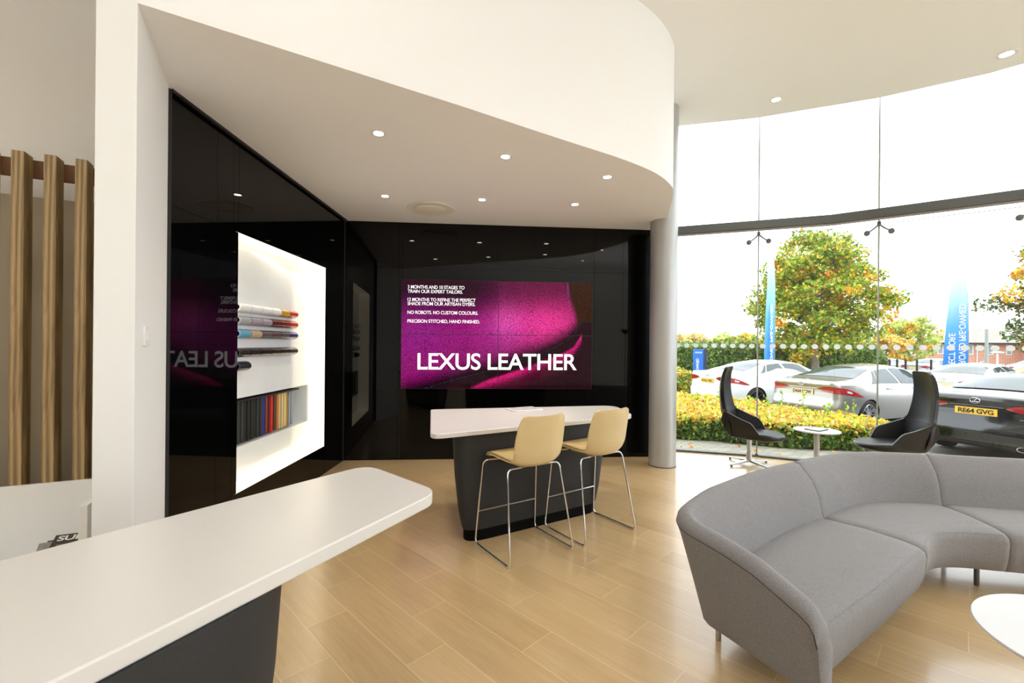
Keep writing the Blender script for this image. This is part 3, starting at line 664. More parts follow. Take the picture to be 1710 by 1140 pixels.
# ------------------------------------------------------------------ curved sofa
def sofa():
    t = thing('sofa', 'grey upholstered curved modular sofa with rounded back', 'sofa')
    # back line (top outer edge, plan) and matching seat front line
    B = spline([(.93, 2.42), (1.18, 2.72), (1.60, 3.07), (2.068, 3.37), (2.34, 3.53), (2.64, 3.665), (2.97, 3.71), (3.31, 3.66), (3.66, 3.585), (4.0, 3.515), (4.6, 3.40), (5.2, 3.28)], 8)
    F = spline([(1.31, 1.88), (1.56, 2.05), (1.98, 2.33), (2.445, 2.66), (2.60, 2.80), (2.74, 2.88), (2.93, 2.895), (3.15, 2.85), (3.48, 2.78), (3.82, 2.71), (4.42, 2.60), (5.02, 2.49)], 8)
    j1, j2 = 3*8, 7*8
    def seat(a, b, name):
        rings = []
        for i in range(a, b+1):
            e = min(i-a, b-i); k = 1-.0*e; edge = .012 if e == 0 else 0.0
            P = np.array(B[i]); Q = np.array(F[i]); D = np.linalg.norm(Q-P); u = (Q-P)/D
            fr = [(.16, .175), (.14, .36), (.20, .41), (.30, .422), (D*.62, .436), (D-.11, .434), (D-.04, .426), (D-.008, .408), (D, .375), (D-.008, .28), (D-.03, .185), (D-.06, .168), (D*.5, .165)]
            rings.append([(P[0]+u[0]*s, P[1]+u[1]*s, z-edge*(z > .3)) for s, z in fr])
        # pull the end rings slightly inwards for a soft joint
        for ends in ((0, 1), (-1, -2)):
            A_ = rings[ends[0]]; B_ = rings[ends[1]]; c = np.mean(A_, 0)
            mid = [tuple(np.array(p)*.85+np.array(q_)*.15) for p, q_ in zip(A_, B_)]
            shr = [tuple(np.array(p)+(c-np.array(p))*.05+(np.array(p)-np.array(q_))*.02) for p, q_ in zip(A_, B_)]
            rings[ends[0]] = shr
            if ends[0] == 0: rings.insert(1, mid)
            else: rings.insert(len(rings)-1, mid)
        MB().loft(rings).obj(name, 'sofa', t, ang=70)
    def shell(line, name, ins, tops, foot):
        """line: outer top edge points with inward unit vectors"""
        rings = []
        n_ = len(line)
        for i, (P, u) in enumerate(line):
            zt = tops[i]; w = ins[i]; f = foot[i]; P = np.array(P); u = np.array(u)
            h = zt-.17
            pr = [(f, .168), (f*.82, .20), (f*.45, .17+h*.45), (f*.12, .17+h*.80), (0.0, zt-.055), (.006, zt-.028), (.024, zt-.008), (.05, zt), (.075, zt-.007), (.095, zt-.028), (.105+(w-.105)*.46, zt-.028-(zt-.46)*.26), (.105+(w-.105)*.84, zt-.028-(zt-.46)*.62), (w, .43), (w+.03, .36), (w+.02, .18)]
            rings.append([(P[0]+u[0]*s, P[1]+u[1]*s, z) for s, z in pr])
        for idx, ot in ((0, 1), (-1, -2)):
            A_ = rings[idx]; c = np.mean(A_, 0); mid = list(A_)
            shr = [tuple(np.array(p)+(c-np.array(p))*.045) for p in A_]
            B_ = rings[ot]; mid = [tuple(np.array(p)*.8+np.array(q_)*.2) for p, q_ in zip(A_, B_)]
            rings[idx] = shr
            if idx == 0: rings.insert(1, mid)
            else: rings.insert(len(rings)-1, mid)
        return MB().loft(rings).obj(name, 'sofa', t, ang=75)
    def bl(a, b):
        out = []
        for i in range(a, b+1):
            P = np.array(B[i]); u = np.array(F[i])-P; out.append((P, u/np.linalg.norm(u)))
        return out
    seat(j1, j2, 'seat_cushion'); seat(j2, len(B)-1, 'seat_cushion')
    # first module seat runs up to the arm
    seat(0, j1, 'seat_cushion')
    for a, b in ((j1, j2), (j2, len(B)-1)):
        L = bl(a, b); shell(L, 'backrest', [.235]*len(L), [.755]*len(L), [.17]*len(L))
    # end module: arm front -> rounded corner -> back
    path = bez([(1.215, 1.79), (1.02, 2.09), (.80, 2.36), (1.15, 2.72), (1.60, 3.085), (1.84, 3.235), (2.068, 3.37)], [0, .1, .30, .1, .2, .1, 0], 7, False)
    L = []; ins = []; tops = []; foot = []; tot = [0]
    for a, b in zip(path[:-1], path[1:]): tot.append(tot[-1]+math.dist(a, b))
    ue = bl(j1, j1)[0][1]
    for i, P in enumerate(path):
        a = np.array(path[max(i-1, 0)]); b = np.array(path[min(i+1, len(path)-1)]); tg = (b-a)/np.linalg.norm(b-a); u = np.array([tg[1], -tg[0]])
        q_ = tot[i]/tot[-1]; s_ = tot[i]
        k = smin(q_, .8, 1.0); u = u*(1-k)+ue*k; u /= np.linalg.norm(u)
        L.append((P, u)); arm = smin(s_, .35, .95)
        ins.append(.115+(.235-.115)*arm); foot.append(.055+.115*smin(s_, .0, .75))
        tops.append((.40 if s_ < .001 else .555+.175*smin(s_, -.25, .75)+.025*smin(s_, .5, 1.2)))
    # rounded nose of the arm
    P0, u0 = L[0]; tg = np.array(path[1])-np.array(path[0]); tg /= np.linalg.norm(tg)
    nose = [(tuple(np.array(P0)), .46), (tuple(np.array(P0)+tg*.012), .51), (tuple(np.array(P0)+tg*.035), .545), (tuple(np.array(P0)+tg*.07), .565)]
    L = [(p, u0) for p, _ in nose]+[l for l, s_ in zip(L, tot) if s_ > .1]
    keep = [i for i, s_ in enumerate(tot) if s_ > .1]
    ins = [.115]*4+[ins[i] for i in keep]; foot = [.055, .057, .06, .065]+[foot[i] for i in keep]; tops = [z for _, z in nose]+[tops[i] for i in keep]
    shell(L, 'backrest', ins, tops, foot)
    MB().tube([(P[0]+u[0]*.002, P[1]+u[1]*.002, z-.058) for (P, u), z in zip(L, tops)], .0032, 6).obj('piping', M.setdefault('piping', mat('dark_grey_piping', (.05, .05, .052, 1), .8)), t)
    for a, b in ((1, j1-1), (j1+1, j2-1), (j2+1, len(B)-1)):
        pp = []
        for i in range(a, b+1):
            P = np.array(B[i]); Q = np.array(F[i]); D = np.linalg.norm(Q-P); u = (Q-P)/D; pp.append((P[0]+u[0]*(D-.018), P[1]+u[1]*(D-.018), .414))
        MB().tube(pp, .0026, 6).obj('piping', 'sofa', t)
    for x, y in ((1.139, 2.47), (1.42, 2.25), (3.15, 3.06), (2.25, 3.15), (2.40, 2.80), (3.30, 3.45), (4.6, 2.8), (4.7, 3.2)):
        MB().lathe([(.013, 0), (.0145, .006), (.0145, .17), (.013, .172)], 16, (x, y)).obj('leg', 'brushed' if y < 2.6 else 'steel_fit', t)
sofa()
t = thing('coffee_table', 'low round white coffee table in front of the sofa', 'coffee table', (2.475, 1.82, 0))
MB().lathe([(.001, .368), (.435, .368), (.44, .374), (.436, .38), (.001, .38)], 96).obj('tabletop', M.setdefault('tabwhite', mat('white_laminate', (.58, .58, .59, 1), .35)), t)
MB().lathe([(.03, .012), (.03, .368)], 24).obj('pedestal', 'brushed', t)
MB().lathe([(.001, 0), (.24, 0), (.24, .006), (.03, .014), (.001, .014)], 48).obj('foot_plate', 'brushed', t)

# ------------------------------------------------------------------ lounge chairs by the window
def make_lounge(label):
    t = thing('lounge_chair', label, 'armchair', group='black high back lounge chairs by the window')
    sec = spline([(.395, -.17, .22, .03), (.43, -.235, .25, .05), (.55, -.295, .285, .09), (.70, -.33, .275, .10), (.78, -.345, .235, .08), (.95, -.355, .212, .06), (1.10, -.345, .195, .045), (1.22, -.315, .178, .03), (1.29, -.285, .155, .02), (1.315, -.27, .12, .012)], 4)
    rings = []
    for z, x, w, c in sec:
        r = []
        for k in range(13): v = -1+k/6; r.append((x+c*v*v+.022, w*v, z))
        for k in range(12, -1, -1): v = -1+k/6; r.append((x+c*v*v-.018, w*1.02*v, z))
        rings.append(r)
    MB().loft(rings).obj('backrest', 'black_leather', t, ang=70)
    for z0, z1, dx in ((1.115, 1.122, .0), (.70, .706, .0)):
        i = min(range(len(sec)), key=lambda k: abs(sec[k][0]-z0)); s_ = sec[i]
        MB().tube([(s_[1]+s_[3]*(v*v)+.0235, s_[2]*v, s_[0]) for v in [-.96+.16*k for k in range(13)]], .0022, 6).obj('seam', 'black_matt', t)
    for s in (-1, 1):
        poly = bez([(-.19, .39), (.15, .41), (.175, .435), (.075, .60), (-.02, .63), (-.262, .735), (-.30, .62), (-.262, .50)], [.03, .02, .02, .05, .05, .01, .03, .05], 4)
        rings = []
        for off in (-.016, -.010, .010, .016):
            k = .985 if abs(off) > .012 else 1
            r = []
            for x, z in poly:
                cx, cz = -.05, .55; xx = cx+(x-cx)*k; zz = cz+(z-cz)*k
                yy = .232+.052*smin(zz, .38, .62)-.026*smin(-xx, .12, .30)+off
                r.append((xx, s*yy, zz))
            rings.append(r)
        MB().loft(rings).obj('armrest', 'black_leather', t, ang=50)
    out = [(-.24, -.21), (-.24, .21), (.12, .262), (.30, .245), (.405, .13), (.43, 0), (.405, -.13), (.30, -.245), (.12, -.262)]
    ring = bez(out, .1, 4); rings = []
    for z, k in ((.372, .88), (.385, .965), (.41, 1.0), (.44, .99), (.457, .95), (.463, .85), (.465, .5)):
        rings.append([(.08+(x-.08)*k, y*k, z-.02*smin(x, .2, .45)*(z > .4)) for x, y in ring])
    MB().loft(rings).obj('seat', 'black_leather', t, ang=70)
    MB().box(-.03, .17, -.03, .03, .345, .375).obj('tilt_mechanism', 'brushed', t, bevel=.008)
    MB().lathe([(.04, .055), (.037, .08), (.034, .18), (.030, .185), (.030, .35), (.036, .355)], 24).obj('stem', 'brushed', t)
    for k in range(4):
        a = PI/4+k*PI/2+.25; c, s = math.cos(a), math.sin(a); w = .02; L = .335
        def rr(r, w, z0, z1): return [(r*c-s*w, r*s+c*w, z0), (r*c+s*w, r*s-c*w, z0), (r*c+s*w, r*s-c*w, z1), (r*c-s*w, r*s+c*w, z1)]
        lg = MB().loft([rr(.0, .028, .04, .075), rr(.06, .024, .035, .062), rr(.2, .018, .026, .044), rr(L, .016, .018, .032)]).obj('foot_arm', 'brushed', t, smooth=False, bevel=.004)
        MB().lathe([(.014, 0), (.016, .004), (.014, .018)], 16, (c*(L-.02), s*(L-.02))).obj('glide', 'steel_fit', lg)
    return t
c0 = make_lounge('black leather high back lounge chair nearer the column, facing right'); c0.location = (3.22, 6.13, 0); c0.rotation_euler = (0, 0, math.radians(-38))
copy_tree(c0, 'black leather high back lounge chair before the dark car, facing left', (4.64, 5.47, 0), math.radians(166))
t = thing('side_table', 'small round white side table between the two lounge chairs', 'side table', (3.93, 5.83, 0))
MB().lathe([(.001, .514), (.25, .514), (.262, .522), (.258, .53), (.001, .53)], 64).obj('tabletop', 'tabwhite', t)
MB().lathe([(.032, .01), (.032, .514)], 24).obj('pedestal', 'column_paint', t)
MB().lathe([(.001, 0), (.18, 0), (.18, .005), (.03, .012), (.001, .012)], 48).obj('foot_plate', 'brushed', t)
t = thing('tablet', 'dark framed tablet lying on the small round side table', 'tablet', (3.93, 5.84, .5305), .55)
MB().prism(bez([(-.12, -.09), (.12, -.09), (.12, .09), (-.12, .09)], .012), 0, .008).obj('case', 'black_matt', t)
MB().box(-.105, .105, -.075, .075, .008, .0088).obj('screen', 'padscreen', t, smooth=False)

# ================================================================== OUTSIDE
GZ = -.24
# ground: paving near the building, tarmac beyond, falling away in the distance
def ground(name, poly, z, m, zfun=None):
    return struct(MB().add([(x, y, (zfun(x, y) if zfun else z)) for x, y in poly], [tuple(range(len(poly)))]).obj(name, m, smooth=False))
ground('ground_paving', [(-4, 6.4), (0, 6.9), (2.2, 7.0), (3.56, 6.6), (4.81, 6.0), (5.94, 5.2), (6.92, 4.2), (7.74, 3.1), (8.37, 1.9), (8.80, .5), (9.02, -.9), (9.05, -5.6), (15, -5.6), (15, 3), (9.8, 5.6), (7.35, 8.0), (5.2, 8.6), (3.2, 9.2), (-4, 9.6)], GZ, 'paving')
ground('ground_tarmac', [(-30, 9.0), (40, -5.6), (60, -5.6), (60, 30), (-30, 30)], GZ-.012, 'asphalt')
ground('ground_grass', [(-80, 30), (60, 30), (130, 90), (-80, 90)], 0, 'asphalt', lambda x, y: GZ-.012 if y < 31 else -2.2)
ground('ground_verge', [(-80, 90), (130, 90), (260, 260), (-120, 260)], -2.2, 'grass')
# building plinth under the glass
pts = [(p[0]+.09, p[1]+.09) for p in G]
struct(MB().prism([(x*.985, y*.985) for x, y in G[::-1]]+[(p[0]*1.012, p[1]*1.012) for p in G], GZ-.1, -.005).obj('trim_50', 'steel_dark', smooth=False))

def leaves(name, C, size, colors, parent=None, mt='leaf', nrm_up=.3):
    n = len(C); C = np.asarray(C, float)
    a = RNG.normal(size=(n, 3)); a /= np.linalg.norm(a, axis=1)[:, None]
    b = RNG.normal(size=(n, 3)); b -= (b*a).sum(1)[:, None]*a; b /= np.linalg.norm(b, axis=1)[:, None]
    c = np.cross(a, b); s = size*(.7+.6*RNG.random(n))[:, None]
    # a pointed leaf folded along its midrib: 4 outline points + fold
    V = np.stack([C-a*s*.5, C+b*s*.32+c*s*.10, C+a*s*.5, C-b*s*.32+c*s*.10], 1).reshape(-1, 3)
    me = bpy.data.meshes.new(name); me.vertices.add(4*n); me.vertices.foreach_set('co', V.ravel())
    i = np.arange(n)*4; F = np.stack([i, i+1, i+2, i, i+2, i+3], 1).reshape(-1)
    me.loops.add(6*n); me.loops.foreach_set('vertex_index', F); me.polygons.add(2*n)
    me.polygons.foreach_set('loop_start', np.arange(2*n)*3); me.update(calc_edges=True)
    ca = me.color_attributes.new('leaf_colour', 'FLOAT_COLOR', 'POINT')
    ca.data.foreach_set('color', np.repeat(np.c_[colors, np.ones(n)], 4, 0).astype(np.float32).ravel())
    me.materials.append(M[mt]); o = bpy.data.objects.new(name, me); COL.objects.link(o); o.parent = parent
    return o
def pal(n, cols, w):
    """random leaf colours around a palette"""
    w = np.array(w, float); k = RNG.choice(len(cols), n, p=w/w.sum()); c = np.array([srgb(*x)[:3] for x in cols])[k]
    return np.clip(c*(.75+.5*RNG.random((n, 1)))*(1+.1*RNG.normal(size=(n, 3))), 0, 1)
def in_poly(P, poly):
    x, y = P[:, 0], P[:, 1]; r = np.zeros(len(P), bool); j = len(poly)-1
    for i in range(len(poly)):
        xi, yi = poly[i]; xj, yj = poly[j]
        r ^= ((yi > y) != (yj > y)) & (x < (xj-xi)*(y-yi)/(yj-yi+1e-12)+xi); j = i
    return r
def hedge(name, label, poly, z0, z1, n, size, top, side, group=None, lump=.05):
    """clipped hedge: dark twiggy core plus leaves on top and flanks; top/side = (palette, weights)"""
    t = thing(name, label, 'hedge', group=group)
    cx = sum(p[0] for p in poly)/len(poly); cy = sum(p[1] for p in poly)/len(poly)
    k = lambda p, f: (cx+(p[0]-cx)*f, cy+(p[1]-cy)*f)
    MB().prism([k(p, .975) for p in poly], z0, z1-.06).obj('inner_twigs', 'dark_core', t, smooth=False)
    lo = np.min(poly, 0); hi = np.max(poly, 0); P = lo+(hi-lo)*RNG.random((n*6, 2)); P = P[in_poly(P, poly)][:n]
    zz = z1-.03+lump*(np.sin(P[:, 0]*5.1)*np.cos(P[:, 1]*4.3)+.6*np.sin(P[:, 0]*13+P[:, 1]*9))+.06*RNG.normal(size=len(P))*.6
    T = np.c_[P, zz]
    # flanks
    E_ = []; per = [math.dist(poly[i-1], poly[i]) for i in range(len(poly))]; tp = sum(per)
    m = int(n*.9)
    for i in range(len(poly)):
        q = int(m*per[i]/tp); u = RNG.random(q)[:, None]; a = np.array(poly[i-1]); b = np.array(poly[i]); xy = a+(b-a)*u
        zz = z0+.03+(z1-z0-.02)*RNG.random(q); dd = (b-a)/per[i]; nn = np.array([dd[1], -dd[0]]); mid = (a+b)/2-np.array([cx, cy]); nn = nn*(1 if nn@mid > 0 else -1)
        xy = xy+nn*(.05*RNG.normal(size=(q, 1))*.6+.03*np.sin(u*per[i]*6)); E_.append(np.c_[xy, zz])
    E_ = np.concatenate(E_)
    ct = pal(len(T), *top); cs = pal(len(E_), *side); f = np.clip((E_[:, 2]-(z1-.22))/.2, 0, 1)[:, None] > RNG.random((len(E_), 1))
    cs = np.where(f, pal(len(E_), *top), cs)
    o = leaves('foliage', np.concatenate([T, E_]), size, np.concatenate([ct, cs]), t)
    return t
YEL = ([(240, 222, 80), (242, 190, 75), (238, 155, 95), (175, 195, 70), (250, 238, 160), (228, 120, 80)], [6, 3, 1.3, 3.5, 3, .5])
GRN = ([(85, 130, 50), (125, 165, 68), (62, 100, 38), (170, 188, 75)], [4, 3, 3, 1])
hedge('low_hedge', 'low yellow and orange leaved hedge outside the window', [(1.2, 9.5), (3.25, 8.92), (3.95, 8.75), (4.65, 8.33), (5.25, 8.13), (6.0, 8.02), (6.75, 8.12), (6.95, 8.45), (6.75, 9.1), (6.30, 10.0), (5.95, 11.1), (5.5, 12.3), (4.6, 12.7), (2.6, 12.6), (1.2, 12.4)], GZ, .23, 15000, .085, YEL, GRN)
# a few upright sprigs on the hedge
for k, (x, y) in enumerate([(5.5, 10.4), (5.75, 10.2), (5.0, 10.9), (6.1, 9.5), (6.35, 9.1), (6.5, 8.85), (6.55, 8.7), (5.9, 9.9), (4.5, 11)]):
    t = thing('hedge_sprig', 'young green sprig growing above the low yellow hedge', 'sprig', (x, y, 0), 0, 'sprigs above the low hedge')
    h = .42+.06*(k % 4)
    MB().tube([(0, 0, .12), (.01, 0, .3), (.02, .01, h)], .004, 5).obj('stem', 'bark', t)
    P = np.array([(RNG.normal()*.03, RNG.normal()*.03, .2+(h-.18)*j/14) for j in range(16)])
    leaves('leaves', P, .08, pal(16, [(170, 200, 60), (130, 170, 50)], [1, 1]), t)
GRN2 = ([(120, 150, 75), (155, 180, 95), (90, 125, 55), (200, 200, 110), (175, 185, 130)], [4, 4, 3, 1.5, 1.5])
hedge('golden_hedge', 'golden green hedge running behind the white car left of view', [(2.0, 15.0), (5.0, 15.9), (6.6, 16.6), (6.6, 18.6), (2.0, 17.8)], GZ, .62, 7000, .15, ([(205, 200, 80), (160, 175, 70), (225, 190, 90)], [3, 3, 2]), ([(190, 190, 70), (140, 160, 60), (215, 170, 80)], [3, 3, 1]), lump=.08)
hedge('tall_hedge', 'tall green hedge along the far side of the parked cars', [(3.5, 21.2), (9, 20.8), (14, 20.6), (16.9, 21.0), (16.9, 23), (14, 23.5), (3.5, 23.5)], GZ, 1.55, 26000, .20, GRN2, ([(105, 140, 62), (145, 172, 85), (75, 112, 48), (185, 195, 95)], [4, 4, 3, 1]), lump=.15)

def skeleton(t, base, H, spread, n, r0, trunk_h, seed):
    """trunk and branches as one mesh; returns branch tips"""
    R = random.Random(seed); mb = MB(); tips = []
    mb.tube([(0, 0, 0), (.03, .02, trunk_h*.5), (-.02, .03, trunk_h), (.02, 0, H*.62), (0, 0, H*.9)], [r0*1.15, r0, r0*.85, r0*.45, r0*.12], 12)
    for k in range(n):
        a = k*2.4+R.random()*.4; z = trunk_h+(H*.8-trunk_h)*(k/n)**.9; L = spread*(1-.55*(k/n))*(.75+.35*R.random())
        e = (L*math.cos(a), L*math.sin(a), z+L*.55); m = (L*.5*math.cos(a+.15), L*.5*math.sin(a+.15), z+L*.32)
        mb.tube([(0, 0, z-.1), m, e], [r0*.42*(1-.5*k/n), r0*.24, r0*.07], 8); tips += [e, m]
        for j in range(3):
            b = a+R.uniform(-.9, .9); l = L*.45; s = R.uniform(.4, .9); p = [m[i]*(1-s)+e[i]*s for i in range(3)]
            q = (p[0]+l*math.cos(b), p[1]+l*math.sin(b), p[2]+l*R.uniform(.1, .6)); mb.tube([p, q], [r0*.12, r0*.04], 6); tips.append(q)
    mb.obj('trunk', 'bark', t); return tips
def tree(label, x, y, H, rx, zc, rz_, n, size, cols, w, r0=.16, trunk_h=1.9, seed=1, group=None, cl=70):
    t = thing('tree', label, 'tree', (x, y, GZ), 0, group)
    tips = skeleton(t, None, H, rx*.85, 16, r0, trunk_h, seed)
    cen = []
    while len(cen) < cl:
        p = RNG.uniform(-1, 1, 3)
        if np.dot(p, p) < 1 and np.dot(p, p) > .12:
            wd = 1 if p[2] < 0 else 1-.35*p[2]
            cen.append((p[0]*rx*wd, p[1]*rx*wd, zc+p[2]*rz_))
    cen += [c for c in tips if c[2] > trunk_h]
    cen = np.array(cen); k = RNG.integers(0, len(cen), n); rad = rx*.17*(.6+.8*RNG.random(len(cen)))
    v = RNG.normal(size=(n, 3)); v /= np.linalg.norm(v, axis=1)[:, None]; v *= RNG.random((n, 1))**.4; v[:, 2] *= .7
    P = cen[k]+v*rad[k][:, None]
    cols_ = pal(n, cols, w)
    # whole sprays turn yellow or orange together
    hue = RNG.random(len(cen)); spr = hue[k] < .13; cols_[spr] = pal(int(spr.sum()), [(240, 190, 50), (235, 140, 50), (225, 215, 70)], [3, 2, 3])
    leaves('foliage', P, size, cols_, t)
    return t
tree('autumn maple with green, yellow and orange leaves behind silver car', 12.9, 19.3, 6.3, 2.62, 4.0, 2.8, 26000, .155, [(125, 155, 45), (160, 180, 50), (90, 125, 35), (215, 205, 60), (235, 165, 50)], [4, 4, 3, 2.2, 1.1], seed=4, cl=230)
tree('green and bronze tree cut off by the right picture edge', 20.5, 15.4, 6.9, 2.75, 3.7, 3.4, 27000, .15, [(80, 105, 50), (110, 130, 60), (140, 140, 70), (190, 130, 60), (60, 85, 40)], [4, 4, 2, 1.2, 3], seed=9, cl=210)
BG = [(170, 190, 95), (200, 208, 120), (145, 170, 85), (220, 212, 130)]
for i, (x, y, H, rx, lab, c) in enumerate([(6.2, 30, 2.6, 2.3, 'pale bushy tree far behind the blue sign', BG), (11.2, 31, 2.4, 2.2, 'orange tinted bushy tree far behind the white car', [(225, 200, 140), (205, 208, 130), (235, 205, 150)]), (16.4, 33, 2.5, 2.3, 'loose pale green tree left of the maple, far away', BG),
        (40.5, 49, 3.1, 1.9, 'orange autumn tree right of the maple in the distance', [(238, 195, 105), (240, 212, 125), (228, 180, 100), (195, 200, 105)]), (25.0, 36, 2.9, 2.8, 'green bushy tree just right of the maple trunk', [(140, 160, 90), (170, 180, 110), (110, 135, 70)]),
        (48.2, 55, 5.4, 3.2, 'tall yellow green tree left of the brick building', BG), (44.4, 51.5, 5.0, 2.8, 'yellow green tree between the orange tree and the brick building', BG), (4.6, 26, 4.0, 1.5, 'thin pale sapling beside the column edge', BG)]):
    tree(lab, x, y, H, rx, H*.5, H*.52, 5000 if i < 7 else 500, .30 if i < 7 else .16, c, [3]*len(c), r0=.12, trunk_h=.8, seed=20+i, cl=60, group='distant trees')
hedge('far_shrubs', 'pale green shrubs between maple trunk and car park fence', [(17.1, 22.0), (18.3, 22.2), (19.3, 23.9), (20.6, 25.5), (17.1, 25.5)], GZ, 1.15, 7000, .22, ([(150, 170, 100), (190, 195, 140), (120, 150, 80)], [3, 2, 3]), ([(130, 155, 85), (170, 180, 120), (95, 125, 60)], [3, 2, 3]), lump=.2)

# ------------------------------------------------------------------ saloon cars
def I(x, a, b): return float(np.interp(x, a, b))
XW = [0, .03, .10, .25, .5, .8, 1.2, 2.3, 3.4, 4.0, 4.35, 4.55, 4.64, 4.67]; WW = [.66, .74, .805, .86, .895, .905, .905, .905, .900, .875, .80, .68, .55, .42]
XT = [0, .05, .14, .5, .74, 1.0, 1.3, 1.62, 1.95, 2.3, 2.6, 2.85, 3.15, 3.5, 3.9, 4.25, 4.5, 4.62, 4.67]; TT = [1.00, 1.065, 1.085, 1.10, 1.125, 1.215, 1.315, 1.385, 1.42, 1.43, 1.415, 1.375, 1.24, 1.05, .98, .90, .80, .70, .62]
XB_ = [0, .05, .3, .9, 1.7, 3.4, 4.1, 4.5, 4.67]; BB = [.93, .99, 1.0, 1.005, .985, .93, .86, .74, .56]
XR = [0, .1, .5, .74, 1.0, 1.3, 1.62, 2.3, 2.8, 3.15, 3.5, 3.9, 4.4, 4.67]; RR = [.60, .70, .74, .72, .66, .61, .575, .57, .585, .64, .74, .74, .6, .35]
XF = [0, .1, .3, .6, 1.4, 3.3, 4.2, 4.67]; FF = [.33, .29, .26, .22, .20, .20, .20, .26]
WX = (.99, 3.79)
def kz(z): return I(z, [.2, .30, .56, .60, .66, .92, .97, 1.06, 1.1], [.05, .0, -.01, .045, .06, .07, .045, .0, .0])
def half(x):
    w = I(x, XW, WW); tp = I(x, XT, TT); bl = min(I(x, XB_, BB), tp-.01); rw = min(I(x, XR, RR), w*.97); f = I(x, XF, FF)
    for c in WX:
        if abs(x-c) < .37: f = max(f, .33+math.sqrt(.37**2-(x-c)**2)-.02)
    cab = smin(tp-bl, .1, .3); zr = tp-.018-.045*cab; zr = max(zr, bl+.004); pts = []
    for k in range(11):
        q = k/10; z = f+(bl-f)*q; s = (z-.2)/(bl-.2+1e-6)
        y = w*(1-.07*max(0, 1-s*1.6)**2-.035*max(0, s-.55)**1.5*3)
        pts.append((y, z))
    yb = pts[-1][0]
    for k in range(1, 9):
        q = k/8; y = yb+(rw-yb)*(q if cab > .3 else q); z = bl+(zr-bl)*q; y += .018*math.sin(PI*q)*cab
        if k == 1: y -= .008*cab
        pts.append((y, z))
    for k in range(1, 7):
        q = k/6; pts.append((rw*(1-q), zr+(tp-zr)*(1-(1-q)**2)))
    return pts
def sx(x, z): return x+kz(z)*max(0, 1-x/.35)+(.10*max(0, (x-4.3)/.37)*(-abs(z-.5)) if x > 4.3 else 0)
def S_(x, j, s, off=0):
    """point on the body at station x, profile index j (float), side s"""
    h = half(x); i = int(min(j, len(h)-2)); q = j-i; y = h[i][0]*(1-q)+h[i+1][0]*q; z = h[i][1]*(1-q)+h[i+1][1]*q
    if off:
        a, b = h[i], h[i+1]; dy, dz = b[0]-a[0], b[1]-a[1]; l = math.hypot(dy, dz)+1e-9; y += dz/l*off; z += -dy/l*off
    return (sx(x, z), s*y, z)
